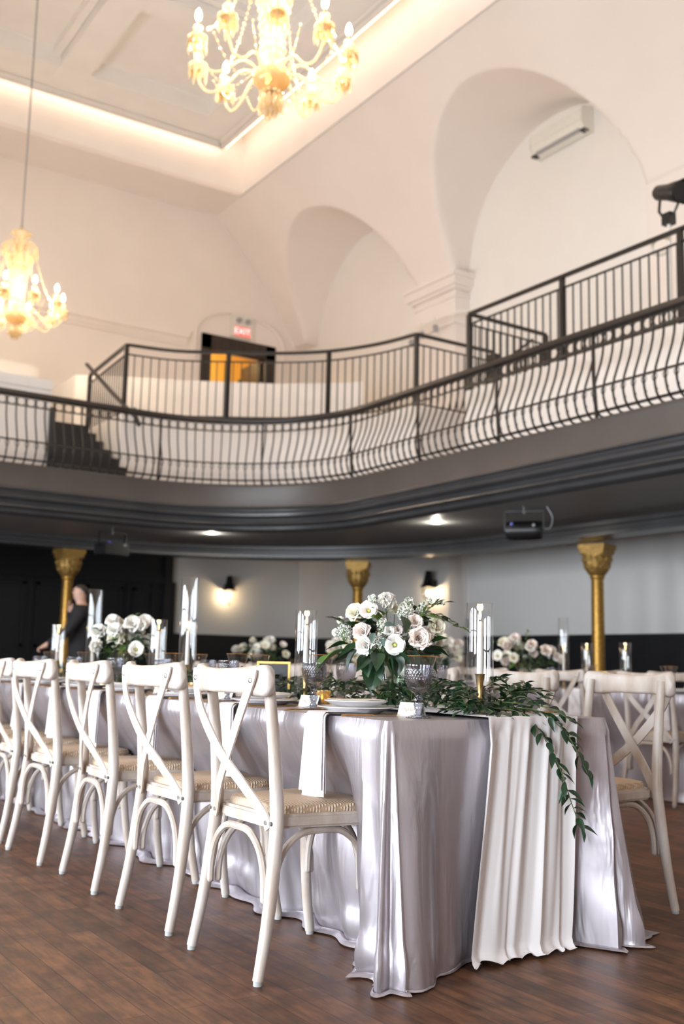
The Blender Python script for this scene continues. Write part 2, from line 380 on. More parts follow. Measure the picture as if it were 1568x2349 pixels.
# ceiling: soffit ring, groined vaults along the right wall, raised coffered field
ZSP = 8.05
BAYS = [(17.4, 2.0), (12.0, 2.2), (6.4, 2.2), (0.8, 2.2), (-4.2, 1.6)]
XM = 11.68
def vmain(x):
    t = min(1.0, max(0.0, (x-XC)/(XM-XC))); return ZSP+(ZS-ZSP)*max(0.0, 1-t**1.15)**(1/1.15)
def vlun(y):
    z = -1.0
    for yc, r in BAYS:
        d = abs(y-yc)
        if d < r: z = max(z, ZSP+math.sqrt(r*r-d*d))
    return z
def vz(x, y): return max(vmain(x), vlun(y))
def lin(a, b, n): return [a+(b-a)*i/n for i in range(n+1)]
ys = lin(YF, YW, 420); xs = lin(XC, XM, 70)+[XM+0.04, XM+0.16, XW]
mb = MB(); b0 = 0
for y in ys:
    for x in xs: mb.v.append((x, y, vz(x, y)))
w = len(xs)
for j in range(len(ys)-1):
    for i in range(w-1): mb.face((j*w+i, j*w+i+1, (j+1)*w+i+1, (j+1)*w+i))
me = mb.mesh('ceiling_vault', M['wall'])
for e in me.edges: e.use_edge_sharp = False
o = obj('ceiling_vault', me, None); o['kind'] = 'structure'; o.name = 'ceiling_right'
mb = MB()
mb.box(XCL, XC, YC, YW, ZS, ZS+0.08)
mb.box(XL, XCL, YF, YW, ZS, ZS+0.08); mb.box(XCL, XC, YF, YCF, ZS, ZS+0.08)
struct('ceiling_soffit', mb, M['wall']).name = 'ceiling_back'
ZC = 11.45; CX0, CX1, CY0, CY1 = XCL+0.55, 9.0, YCF+0.5, 18.5
mb = MB()     # upright faces of the cove and roof above
for x0, x1, y0, y1 in ((XC+0.004, XC+0.08, YCF, YC), (XCL-0.08, XCL-0.004, YCF, YC), (XCL-0.09, XC+0.09, YC+0.004, YC+0.084), (XCL-0.09, XC+0.09, YCF-0.084, YCF-0.004)):
    mb.box(x0, x1, y0, y1, ZS+0.04, ZC+0.62)
mb.box(XCL-0.1, XC+0.1, YCF-0.1, YC+0.1, ZC+0.60, ZC+0.7)
struct('trim_1', mb, M['ceil'])
mb = MB()     # coffered field: beams with stepped edges and recessed panels
BX = [-0.25, 2.6, 5.45, 8.3]; BY = [-1.0, 2.2, 5.4, 8.6, 11.8, 14.85]
mb.box(CX0, CX1, CY0, CY1, ZC+0.36, ZC+0.44)
bk = [0]
def beam(x0, x1, y0, y1):
    bk[0] += 1; mb.box(x0, x1, y0, y1, ZC+0.003*bk[0], ZC+0.38-0.001*bk[0])
for bx in BX[:-1]: beam(bx-0.28, bx+0.28, CY0, CY1)
for by in BY: beam(CX0, CX1, by-0.28, by+0.28)
beam(CX0, CX1, 17.5, CY1); beam(8.15, CX1, CY0, CY1); beam(CX0, CX0+0.4, CY0, CY1); beam(CX0, CX1, CY0, CY0+0.4)
for bx in BX[:-1]:     # small fillets along the beams
    for s in (-1, 1): mb.box(bx+s*0.36-0.07, bx+s*0.36+0.07, CY0+.01, CY1-.01, ZC+0.2, ZC+0.385)
for by in BY:
    for s in (-1, 1): mb.box(CX0+.01, CX1-.01, by+s*0.36-0.07, by+s*0.36+0.07, ZC+0.21, ZC+0.387)
for k, dz in ((0.10, 0.06), (0.2, 0.03)):   # edge moulding of the field
    mb.box(CX0+k, CX1-k, CY1-k-0.05, CY1-k, ZC-dz, ZC); mb.box(CX1-k-0.05, CX1-k, CY0+k, CY1-k, ZC-dz, ZC)
struct('ceiling', mb, M['ceil'])
mb = MB()     # warm strip hidden above the edge of the field
zz = ZC+0.05
for x0, x1, y0, y1 in ((CX1+0.02, CX1+0.05, CY0, CY1), (CX0-0.05, CX0-0.02, CY0, CY1), (CX0, CX1, CY1+0.02, CY1+0.05), (CX0, CX1, CY0-0.05, CY0-0.02)):
    mb.box(x0, x1, y0, y1, zz, zz+0.30)
struct('trim_2', mb, M['cove'])
# walls
mb = MB(); mb.box(XW, XW+0.3, YF, YW, 0, ZS)
struct('wall_right', mb, M['lowwall'])
mb = MB()      # back wall with the doorway of the upper level
DX0, DX1, DZ0, DZ1 = 9.36, 11.18, 5.7, 7.96
for x0, x1, z0, z1 in ((XL, DX0+.18, 0, ZS), (DX1-.2, XW, 0, ZS), (DX0+.18, DX1-.2, 0, DZ0), (DX0+.18, DX1-.2, DZ1-.28, ZS)): mb.box(x0, x1, YW, YW+0.3, z0, z1)
struct('wall_back', mb, M['wall'])
mb = MB(); mb.box(XL-0.3, XL, YF, YW, WIN_Z[1], ZS); mb.box(XL-0.3, XL, YF, YW, 0, WIN_Z[0])
yy = YF
for wy in WIN_Y: mb.box(XL-0.3, XL, yy, wy-WIN_W/2, WIN_Z[0], WIN_Z[1]); yy = wy+WIN_W/2
mb.box(XL-0.3, XL, yy, YW, WIN_Z[0], WIN_Z[1])
struct('wall_left', mb, M['lowwall'])
struct('wall_front', MB().box(XL, XW, YF-0.3, YF, 0, ZS), M['lowwall'])
for i, wy in enumerate(WIN_Y):
    mb = MB(); z0, z1 = WIN_Z; y0, y1 = wy-WIN_W/2, wy+WIN_W/2
    for a in (y0, wy-0.04, y1-0.08): mb.box(XL-0.2, XL-0.1, a, a+0.08, z0, z1)
    for a in (z0, (z0+z1)/2, z1-0.08): mb.box(XL-0.2, XL-0.1, y0, y1, a, a+0.08)
    wf = struct('window_%d' % (i+1), mb, M['riser'])
    obj('pane', MB().box(XL-0.16, XL-0.15, y0, y1, z0, z1), M['clear'], wf)
# lower wall cladding
mb = MB()
mb.box(XW-0.05, XW, YF, YW, 0, 1.40); mb.box(XW-0.08, XW, YF, YW, 1.38, 1.44); mb.box(XW-0.065, XW, YF, YW, 1.12, 1.15)
mb.box(8.87, XW, YW-0.05, YW, 0, 1.42); mb.box(8.87, XW, YW-0.08, YW, 1.40, 1.46); mb.box(8.87, XW, YW-0.065, YW, 1.12, 1.15)
struct('trim_3', mb, M['panel'])
mb = MB(); mb.box(8.87, XW, YW-0.04, YW, 1.4, 3.1)
struct('wall_back_lower', mb, M['lowwall'])
mb = MB()      # black panelling and doors left of the pale wall
mb.box(XL, 8.87, YW-0.06, YW, 0, 3.1)
x = 1.2
while x < 8.7:
    for a, b2 in ((x, x+0.06), (x+0.7, x+0.76)): mb.box(a, b2, YW-0.10, YW-0.06, 0.3, 2.35)
    mb.box(x, x+0.76, YW-0.10, YW-0.06, 2.29, 2.35); mb.box(x, x+0.76, YW-0.10, YW-0.06, 0.3, 0.36); mb.box(x, x+0.76, YW-0.10, YW-0.06, 1.1, 1.16)
    mb.box(x+0.84, x+0.90, YW-0.13, YW-0.06, 0, 2.5)
    x += 0.98
mb.box(XL, 8.87, YW-0.14, YW-0.06, 2.45, 2.6)
mb.box(8.70, 8.87, YW-0.16, YW-0.06, 0, 3.05); mb.box(8.45, 8.52, YW-0.13, YW-0.06, 0, 2.5)
struct('trim_4', mb, M['panel'])
# pilasters of the right wall, with capitals (upper storey)
for n, (a, b2) in enumerate(((14.2, 15.4), (8.6, 9.8), (3.0, 4.2))):
    mb = MB(); mb.box(XM, XW, a, b2, 3.1, ZSP); mb.box(XW-0.12, XW, a, a+0.38, 0, 3.1)
    for z0, z1, e in () if n else ((ZSP-0.95, ZSP-0.82, 0.06), (ZSP-0.44, ZSP-0.36, 0.03), (ZSP-0.30, ZSP-0.24, 0.07), (ZSP-0.24, ZSP-0.08, 0.13), (ZSP-0.08, ZSP, 0.18)):
        mb.box(XM-e, XW, a-e, b2+e, z0, z1)
    struct('trim_%d' % (5+n), mb, M['wall'])
# cornice and arched niche on the back wall
mb = MB()
for z0, z1, e in ((7.58, 7.64, 0.05), (7.64, 7.74, 0.09), (7.74, 7.88, 0.17)): mb.box(XL, 9.0, YW-e, YW, z0, z1)
struct('trim_8', mb, M['wall'])
mb = MB()
pts = [(9.2, YW-0.02, 7.35), (9.2, YW-0.02, 7.9)]+[(10.3-1.1*math.cos(PI*i/16), YW-0.02, 7.95+0.62*math.sin(PI*i/16)) for i in range(17)]+[(11.4, YW-0.02, 7.9), (11.4, YW-0.02, 7.0)]
mb.sweep(pts, rrect(0.05, 0.03, 0.015, 2), up=(0, -1, 0))
struct('trim_9', mb, M['wall'], smooth=True)
# upper doorway, corridor beyond
d = MB(); d.box(DX0, DX0+0.22, YW-0.06, YW+0.1, DZ0, DZ1); d.box(DX1-0.24, DX1, YW-0.06, YW+0.1, DZ0, DZ1); d.box(DX0, DX1, YW-0.06, YW+0.1, DZ1-0.32, DZ1)
door = struct('door_1', d, M['doorwood'])
obj('door_leaf', MB().box(DX1-0.32, DX1-0.27, YW+0.1, YW+0.95, DZ0, DZ1-0.32), M['doorwood'], door)
mb = MB(); mb.box(DX0-0.6, DX1+1.2, YW+2.4, YW+2.5, DZ0-0.1, DZ1+0.6); mb.box(DX0-0.7, DX0-0.6, YW+0.3, YW+2.5, DZ0-0.1, DZ1+0.6); mb.box(DX1+1.2, DX1+1.3, YW+0.3, YW+2.5, DZ0-0.1, DZ1+0.6)
mb.box(DX0-0.7, DX1+1.3, YW+0.3, YW+2.5, DZ0-0.2, DZ0-0.1); mb.box(DX0-0.7, DX1+1.3, YW+0.3, YW+2.5, DZ1+0.6, DZ1+0.7)
struct('wall_corridor', mb, M['corridor'])
mb = MB(); mb.prism([(10.25, YW+0.5), (11.5, YW+0.5), (11.5, YW+0.55), (10.25, YW+0.55)], 0, 0.01)
mb = MB()      # dark sloping side of the stair seen inside
bq = [(10.12, 6.6), (11.5, 8.0), (11.5, 5.6), (10.12, 5.6)]
mb.v += [(x, YW+1.2, z) for x, z in bq]+[(x, YW+1.28, z) for x, z in bq]
for f in ((0, 1, 2, 3), (7, 6, 5, 4), (0, 4, 5, 1), (1, 5, 6, 2), (2, 6, 7, 3), (3, 7, 4, 0)): mb.face(f)
struct('trim_10', mb, M['doorwood'])
point_light('corridor_lamp', (9.9, YW+1.0, 7.9), 55, (1.0, 0.78, 0.42), 0.1)
# ------------------------------------------------------------------ balcony
RX, RY, RR = 7.35, 12.85, 2.1     # front edge: straight along x=RX, round corner, straight along y=RY
def plan(off, ds=0.12, y_end=1.0, x_end=0.6, shift=0.0):
    """points along the balcony edge moved OUT (towards the walls) by off, with normals pointing to the hall"""
    pts = []
    r = RR+off; cx, cy = RX-RR, RY-RR
    n = max(2, int((cy-y_end)/ds)); 
    for i in range(n): pts.append((Vector((RX+off, lerp(y_end, cy, i/n), 0)), Vector((-1, 0, 0))))
    n = max(6, int(r*PI/2/ds))
    for i in range(n+1):
        a = PI/2*i/n; pts.append((Vector((cx+r*math.cos(a), cy+r*math.sin(a), 0)), Vector((-math.cos(a), -math.sin(a), 0))))
    n = max(2, int((cx-x_end)/ds))
    for i in range(1, n+1): pts.append((Vector((lerp(cx, x_end, i/n), RY+off, 0)), Vector((0, -1, 0))))
    return pts
def wall_sweep(prof, name, m, off0=0.0, ds=0.15, smooth=True):
    """profile of (offset outwards, z) drawn along the balcony edge"""
    mb = MB(); cols = [plan(off0+o, ds) for o, z in prof]
    base = plan(off0, ds); N = len(base)
    for o, z in prof:
        for p, nrm in base: q = p-nrm*o; mb.v.append((q.x, q.y, z))
    for j in range(len(prof)-1):
        for i in range(N-1): mb.face((j*N+i, j*N+i+1, (j+1)*N+i+1, (j+1)*N+i))
    return struct(name, mb, m, smooth=smooth)
ZB = 3.3
wall_sweep([(0.0, ZB), (-0.01, ZB-0.02), (0.0, ZB-0.04), (0.0, ZB-0.30)], 'balcony_fascia', M['fascia']).name = 'trim_11'
wall_sweep([(0.0, 3.0), (-0.05, 2.985), (-0.06, 2.965), (-0.03, 2.95), (-0.025, 2.93), (-0.05, 2.92), (-0.075, 2.89), (-0.07, 2.86), (-0.03, 2.835), (0.0, 2.83), (0.01, 2.80), (-0.005, 2.785), (-0.01, 2.76), (0.03, 2.74), (0.05, 2.73), (0.06, 2.69), (0.10, 2.67), (0.14, 2.66)], 'trim_12', M['dark'])
wall_sweep([(0.14, 2.66), (2.0, 2.68)], 'ceiling_under', M['under'])
BO = 2.15
wall_sweep([(-0.14, 2.68), (-0.13, 2.63), (-0.10, 2.62), (-0.09, 2.57), (-0.12, 2.56), (-0.12, 2.51), (0.16, 2.5), (0.16, 3.06)], 'trim_13', M['dark'], off0=BO)
wall_sweep([(BO+0.10, 3.05), (BO+0.6, 3.06), (BO+1.6, 3.06), (BO+3.2, 3.06), (BO+6, 3.06)], 'ceiling_rear', M['under'])
wall_sweep([(0.0, ZB), (0.3, ZB), (1.4, ZB)], 'floor_balcony', M['riser'])
# white raised seating tiers above the walkway
def quadblock(mb, poly, z0, z1): mb.prism(poly, z0, z1)
L_PLAN = [(5.69, 16.42), (5.54, 14.43), (6.25, 14.28), (6.95, 13.85), (7.62, 13.38), (8.13, 12.86), (8.5, 12.15), (8.68, 11.41), (10.11, 11.4)]
mb = MB()
quadblock(mb, [(5.5, 19.95), (5.5, 14.39), (6.23, 14.24), (6.93, 13.81), (7.6, 13.34), (8.1, 12.83), (8.46, 12.14), (8.64, 11.36), (11.95, 11.36), (11.95, 19.95)], ZB, 4.52)
quadblock(mb, [(8.68, 10.34), (8.68, 2.0), (11.95, 2.0), (11.95, 10.34)], ZB, 4.52)
quadblock(mb, [(0.5, 19.95), (0.5, 14.3), (4.41, 14.3), (4.41, 19.95)], ZB, 4.72)
quadblock(mb, [(5.62, 19.95), (5.62, 16.95), (6.42, 16.55), (7.44, 16.03), (8.63, 15.35), (9.5, 14.6), (9.74, 14.3), (11.9, 18.5), (11.9, 19.95)], 4.52, 5.7)
struct('trim_14', mb, M['riser'])
mb = MB()
mb.box(0.5, 4.41, 14.26, 14.6, 4.66, 4.80)
mb.box(1.0, 3.6, 16.5, 16.6, 4.7, 5.35); mb.box(3.1, 3.45, 15.8, 16.0, 4.7, 5.6)
mb.box(4.75, 5.45, 18.6, 18.8, 3.3, 6.2)
struct('trim_15', mb, M['riser'])
# black aisle stairs
mb = MB()
for k in range(7): mb.box(4.42, 5.5-0.02*k, 13.75+0.28*k, 16.6, ZB+0.17*k, ZB+0.17*(k+1))
mb.box(4.39, 4.46, 14.2, 14.28, ZB, ZB+1.1)
struct('trim_16', mb, M['panel'])
mb = MB()
for k in range(6): mb.box(8.75+0.28*k, 11.9, 10.36, 11.34, ZB+0.2*k, ZB+0.2*(k+1))
struct('trim_17', mb, M['riser'])
# ------------------------------------------------------------------ curved belly balustrade
bal = thing('balustrade', 'long curved dark balustrade with bellied bars along the balcony front edge', 'railing', (RX, RY, ZB))
org = Vector((RX, RY, ZB))
BELLY = [(0.02, 0.01), (0.05, 0.012), (0.085, 0.035), (0.12, 0.09), (0.14, 0.16), (0.145, 0.24), (0.12, 0.33), (0.08, 0.43), (0.04, 0.53), (0.012, 0.63), (0.0, 0.72), (0.0, 0.86)]
base = plan(0.06, 0.05, 3.2, 2.2)
# resample at bar spacing
acc = [0.0]
for i in range(1, len(base)): acc.append(acc[-1]+(base[i][0]-base[i-1][0]).length)
def at_len(L):
    for i in range(1, len(acc)):
        if acc[i] >= L:
            t = (L-acc[i-1])/(acc[i]-acc[i-1]); return base[i-1][0].lerp(base[i][0], t), base[i-1][1].lerp(base[i][1], t).normalized()
    return base[-1]
SP = 0.121; nb = int(acc[-1]/SP)
def rail_pts(o, z): return [(p.x+n.x*o-org.x, p.y+n.y*o-org.y, z) for p, n in base]
obj('handrail', MB().sweep(rail_pts(0.0, 0.89), [(0.035, 0.05), (0.012, 0.062), (-0.02, 0.055), (-0.035, 0.03), (-0.035, -0.03), (-0.02, -0.055), (0.012, -0.062), (0.035, -0.05)], up=(0, 0, 1)), M['rail'], bal)
for nm, o_, z_, a, b2 in (('frieze_rail', 0.0, 0.745, 0.007, 0.012), ('lower_rail', 0.137, 0.275, 0.009, 0.012), ('bottom_rail', 0.06, 0.055, 0.012, 0.012)):
    obj(nm, MB().sweep(rail_pts(o_, z_), [(a, b2), (a, -b2), (-a, -b2), (-a, b2)], up=(0, 0, 1)), M['rail'], bal, smooth=False)
bm_ = MB().sweep([(0, -o_, z_) for o_, z_ in BELLY], [(0.008, 0.008), (0.008, -0.008), (-0.008, -0.008), (-0.008, 0.008)], up=(1, 0, 0))
bm_.sweep([(0, 0.05, 0.012), (0, -0.06, 0.012)], 0.008, n=4)
for s in (-1, 1):      # small collars and scroll pieces at the foot of the bar
    bm_.sweep(smooth_path([(s*0.008, -0.137, 0.26), (s*0.03, -0.142, 0.235), (s*0.012, -0.145, 0.19)], 3), 0.004, n=4)
bm_.ball((0, -0.12, 0.118), 0.014, 6, 4)
bar_me = bm_.mesh('baluster', M['rail'])
rg = MB(); rg.sweep([(0.052*math.cos(2*PI*i/14), 0, 0.80+0.052*math.sin(2*PI*i/14)) for i in range(14)], 0.006, up=(0, 1, 0), closed=True, n=5)
ring_me = rg.mesh('ring', M['rail'])
post_me = MB().sweep([(0, 0.04, 0.0), (0, 0.0, 0.45), (0, 0, 0.87)], [(0.013, 0.013), (0.013, -0.013), (-0.013, -0.013), (-0.013, 0.013)], up=(1, 0, 0)).mesh('post', M['rail'])
for k in range(nb):
    p, n = at_len(SP*(k+0.5)); a = math.atan2(n.y, n.x)+PI/2
    o = obj('baluster', bar_me, None, bal, loc=(p.x-org.x, p.y-org.y, 0), rot=(0, 0, a))
    p, n = at_len(SP*(k+1)); a = math.atan2(n.y, n.x)+PI/2
    obj('ring', ring_me, None, bal, loc=(p.x-org.x, p.y-org.y, 0), rot=(0, 0, a))
for L in (0.9, 2.3, 3.7, 5.1, 6.5, 7.9, 9.3, 10.7):
    p, n = at_len(L); a = math.atan2(n.y, n.x)+PI/2
    obj('post', post_me, None, bal, loc=(p.x-org.x, p.y-org.y, 0), rot=(0, 0, a))
# ------------------------------------------------------------------ upper guard rails on the tiers
def guard(name, label, segs, posts, z0, z1, loc, extra=None):
    t = thing(name, label, 'railing', loc); ox, oy, oz = loc
    q = [(0.02, 0.025), (0.02, -0.025), (-0.02, -0.025), (-0.02, 0.025)]; q2 = [(0.01, 0.012), (0.01, -0.012), (-0.01, -0.012), (-0.01, 0.012)]
    bar = MB().box(-0.0075, 0.0075, -0.0075, 0.0075, z0+0.04-oz, z1-0.16-oz).mesh('baluster', M['iron'], False)
    for sg in segs:
        pts = [Vector((x, y, 0)) for x, y in sg]
        obj('top_rail', MB().sweep([(p.x-ox, p.y-oy, z1-0.02-oz) for p in pts], q, up=(0, 0, 1)), M['iron'], t, False)
        obj('second_rail', MB().sweep([(p.x-ox, p.y-oy, z1-0.165-oz) for p in pts], q2, up=(0, 0, 1)), M['iron'], t, False)
        obj('bottom_rail', MB().sweep([(p.x-ox, p.y-oy, z0+0.05-oz) for p in pts], q2, up=(0, 0, 1)), M['iron'], t, False)
        L = 0.0; rest = 0.125
        for a, b2 in zip(pts, pts[1:]):
            d = (b2-a).length; ang = math.atan2((b2-a).y, (b2-a).x)
            while rest < d:
                p = a.lerp(b2, rest/d); obj('baluster', bar, None, t, loc=(p.x-ox, p.y-oy, 0), rot=(0, 0, ang)); rest += 0.125
            rest -= d
    pm = MB().box(-0.028, 0.028, -0.028, 0.028, z0-oz, z1-0.03-oz).mesh('post', M['iron'], False)
    for x, y in posts: obj('post', pm, None, t, loc=(x-ox, y-oy, 0))
    return t
t = guard('guard_railing', 'black bar guard railing curving in front of the dark upper doorway', [L_PLAN[:2], smooth_path([(x, y, 0) for x, y in L_PLAN[1:8]], 4) and [(p.x, p.y) for p in smooth_path([(x, y, 0) for x, y in L_PLAN[1:8]], 4)], L_PLAN[7:]],
      [L_PLAN[0], L_PLAN[1], (6.95, 13.85), (8.13, 12.86), (8.68, 11.41), (10.11, 11.4)], 4.52, 5.6, (5.54, 14.43, 4.52))
q = [(0.02, 0.025), (0.02, -0.025), (-0.02, -0.025), (-0.02, 0.025)]
obj('stair_handrail', MB().sweep([(0.02, 1.82, 1.19), (0.0, 0.5, 0.42), (-0.02, -0.55, -0.16), (-0.02, -0.68, -0.30)], q, up=(0, 0, 1)), M['iron'], t, False)
obj('handrail_bracket', MB().sweep([(0.1, 1.75, -0.1), (-0.0, -0.45, 0.0)], 0.014, n=6), M['iron'], t)
obj('end_plate', MB().box(10.05-5.54, 10.17-5.54, -3.12, -2.94, 0.35, 1.02), M['iron'], t, False)
t = guard('guard_railing', 'black bar guard railing on the right tier below the wall air conditioner', [[(10.14, 10.33), (8.71, 10.3)], [(8.71, 10.3), (8.72, 8.6), (8.73, 6.88), (8.73, 3.0)]],
      [(10.14, 10.33), (8.71, 10.3), (8.72, 8.6), (8.73, 6.88), (8.73, 5.0)], 4.52, 5.6, (8.71, 10.3, 4.52))
obj('stair_handrail', MB().sweep([(0.35, 0.05, 0.30), (1.2, 0.05, 0.95)], 0.02, n=6), M['iron'], t)
# ------------------------------------------------------------------ gilded columns under the balcony
def column(label):
    t = thing('column', label, 'column', (0, 0, 0), 0, 'gilded iron columns under the balcony')
    obj('shaft', MB().lathe([(0.085, 0.16), (0.083, 1.0), (0.078, 2.05), (0.082, 2.06), (0.095, 2.08), (0.095, 2.1), (0.08, 2.12)], 24), M['gold'], t)
    obj('base', MB().lathe([(0.17, 0), (0.17, 0.06), (0.14, 0.08), (0.15, 0.11), (0.11, 0.14), (0.09, 0.17)], 24), M['gold'], t)
    cp = MB()
    def bell(u, v):
        a = 2*PI*u; r = lerp(0.085, 0.165, v**0.6)+0.022*math.sin(PI*v)+0.016*abs(math.sin(4*a))*math.sin(PI*min(1, v*1.1))
        k = lerp(1.0, 1/max(abs(math.cos(a)), abs(math.sin(a))), sstep(0.75, 1.0, v))
        return (r*min(k, 1.3)*math.cos(a), r*min(k, 1.3)*math.sin(a), 2.10+0.30*v)
    cp.grid(bell, 48, 12, True)
    for k in range(16):
        a = 2*PI*k/16
        for zz, rr in ((2.22, 0.145), (2.31, 0.17)): cp.ball((rr*math.cos(a+zz*9), rr*math.sin(a+zz*9), zz), 0.026, 6, 4, (1, 1, 1.5))
    cp.box(-0.165, 0.165, -0.165, 0.165, 2.39, 2.46)
    obj('capital', cp, M['goldcap'], t); obj('abacus', MB().box(-0.18, 0.18, -0.18, 0.18, 2.44, 2.505), M['goldcap'], t, False)
    return t
P = Proto(column('x'))
P.place((10.02, 9.31, 0), 0.3, 'gold column beside the second long table, in front of the bare pale right wall')
P.place((9.17, 13.49, 0), 0.8, 'gold column directly above the big white bouquet, nearest the right wall sconce')
P.place((5.07, 15.09, 0), 0.1, 'gold column in front of the black panelled wall, beside the man in black')
# ------------------------------------------------------------------ chandeliers
def chandelier(label):
    t = thing('chandelier', label, 'chandelier', (0, 0, 0), 0, 'crystal chandeliers')
    # origin: centre of the ring of candle bulbs' cups, z=0 at the middle of the bulbs
    obj('chain', MB().sweep([(0, 0, 1.0), (0, 0, 5.1)], 0.012, n=6), M['grey'], t)
    obj('stem', MB().lathe([(0.0, -0.52), (0.05, -0.50), (0.035, -0.42), (0.06, -0.36), (0.055, -0.25), (0.10, -0.15), (0.075, 0.05), (0.05, 0.22), (0.085, 0.36), (0.05, 0.5), (0.065, 0.62), (0.03, 0.74), (0.03, 0.78)], 20), M['amber'], t)
    obj('bowl', MB().lathe([(0.0, -0.50), (0.05, -0.495), (0.11, -0.47), (0.155, -0.42), (0.165, -0.37), (0.155, -0.345), (0.12, -0.34)], 24), M['amberdk'], t)
    obj('finial', MB().lathe([(0.0, -0.66), (0.02, -0.64), (0.035, -0.60), (0.02, -0.57), (0.045, -0.55), (0.03, -0.50)], 12), M['amberdk'], t)
    obj('crown', MB().lathe([(0.03, 0.78), (0.05, 0.84), (0.13, 0.93), (0.155, 0.915), (0.15, 0.94), (0.10, 0.96), (0.03, 0.93), (0.02, 1.04)], 16), M['amber'], t)
    for (zc, rr, nn) in ((0.60, 0.23, 8),):
        for k in range(nn):
            a = 2*PI*k/nn
            obj('scroll', MB().sweep(smooth_path([(0.04*math.cos(a), 0.04*math.sin(a), 0.66), (0.12*math.cos(a), 0.12*math.sin(a), 0.80), (rr*math.cos(a), rr*math.sin(a), 0.72), (rr*1.1*math.cos(a), rr*1.1*math.sin(a), 0.64)], 5), 0.014, n=6), M['amber'], t)
    # drop prisms
    pr = MB().lathe([(0.0, -0.075), (0.011, -0.05), (0.008, -0.012), (0.0, 0.0)], 6); pr.ball((0, 0, 0.010), 0.009, 6, 4)
    pr_me = pr.mesh('pendant', M['amber'], False)
    N = 10
    def s_arm():
        m = MB(); m.sweep(smooth_path([(0.11, 0, -0.36), (0.20, 0, -0.29), (0.30, 0, -0.30), (0.42, 0, -0.42), (0.55, 0, -0.46), (0.64, 0, -0.38), (0.67, 0, -0.26), (0.67, 0, -0.2)], 5), [0.0125]*35+[0.011], n=8); return m.mesh('arm', M['amber'])
    arm_me = s_arm()
    pan = MB().lathe([(0.012, -0.235), (0.075, -0.215), (0.085, -0.195), (0.075, -0.20), (0.03, -0.20), (0.035, -0.15), (0.045, -0.11), (0.04, -0.10), (0.022, -0.12)], 16).mesh('drip_pan', M['amber'])
    bell = MB().lathe([(0.078, -0.275), (0.075, -0.23), (0.05, -0.20), (0.03, -0.19)], 16, cap=False).mesh('bell', M['amberdk'])
    slv = MB().lathe([(0.013, -0.13), (0.013, -0.045), (0.011, -0.04)], 10).mesh('candle_sleeve', M['brass'])
    blb = MB().lathe([(0.010, -0.045), (0.022, -0.025), (0.027, 0.0), (0.022, 0.03), (0.010, 0.058), (0.0, 0.072)], 12).mesh('bulb', M['bulb'])
    for k in range(N):
        a = 2*PI*(k+0.22)/N
        A = obj('arm', arm_me, None, t, rot=(0, 0, a))
        for me in (pan, bell, slv, blb): obj(me.name.split('.')[0], me, None, A, loc=(0.67, 0, 0))
        for j in range(8):
            b2 = 2*PI*j/8
            o = obj('pendant', pr_me, None, A, loc=(0.67+0.078*math.cos(b2), 0.078*math.sin(b2), -0.225))
            o.scale = (1.25, 1.25, 1.35+0.7*((j*7+k*3) % 3)/2)
        # bead chain from the crown down to the cup, and a swag to the bowl
        ch = MB()
        for j in range(26):
            q = j/25; x = lerp(0.22, 0.62, q); z = lerp(0.66, -0.16, q)-0.16*math.sin(PI*q)
            ch.ball((x, 0, z), 0.012 if j % 4 else 0.019, 6, 4)
        ch.sweep([(lerp(0.22, 0.62, j/25), 0, lerp(0.66, -0.16, j/25)-0.16*math.sin(PI*j/25)) for j in range(26)], 0.003, n=4)
        if k % 2 == 0: obj('bead_chain', ch, M['amber'], t, rot=(0, 0, a+0.16))
        ch = MB()
        for j in range(14):
            q = j/13; ch.ball((lerp(0.14, 0.62, q), 0, lerp(-0.33, -0.24, q)-0.26*math.sin(PI*q)*(0.75)), 0.011, 6, 4)
        ch.sweep([(lerp(0.14, 0.62, j/13), 0, lerp(-0.33, -0.24, j/13)-0.26*math.sin(PI*j/13)*(0.75)) for j in range(14)], 0.003, n=4)
        obj('bead_chain', ch, M['amber'], t, rot=(0, 0, a+PI/N))
    up = MB()
    for rr, z, n in ((0.20, 0.62, 12), (0.26, 0.68, 14), (0.10, 0.36, 10), (0.09, -0.545, 12), (0.05, -0.60, 8), (0.17, 0.52, 12)):
        for k in range(n):
            a = 2*PI*k/n; sc = 1.9
            up.add(pr, Matrix.Translation((rr*math.cos(a), rr*math.sin(a), z)) @ Matrix.Scale(sc, 4))
    obj('prism_tiers', up, M['amber'], t, False)['kind'] = 'stuff'
    inner = MB()
    for k in range(14):      # strings of long drops round the stem
        a = 2*PI*k/14
        for j in range(12):
            q = j/11; rr = lerp(0.19, 0.10, q)-0.03*math.sin(PI*q)
            inner.ball((rr*math.cos(a), rr*math.sin(a), lerp(0.56, -0.28, q)), 0.015 if j % 3 else 0.022, 6, 4, (1, 1, 1.5))
    obj('bead_curtain', inner, M['amber'], t)['kind'] = 'stuff'
    return t
P = Proto(chandelier('x'))
P.place((4.0, 7.36, 6.28), 0.35, 'large lit crystal chandelier hanging high over the long banquet table')
P.place((4.12, 15.35, 6.36), 0.9, 'distant lit crystal chandelier cut by the picture edge, in front of the back wall')
for x, y, z in ((4.0, 7.36, 6.28), (4.12, 15.35, 6.36)):
    point_light('chandelier_glow', (x, y, z+0.12), 25, (1.0, 0.78, 0.52), 0.45)
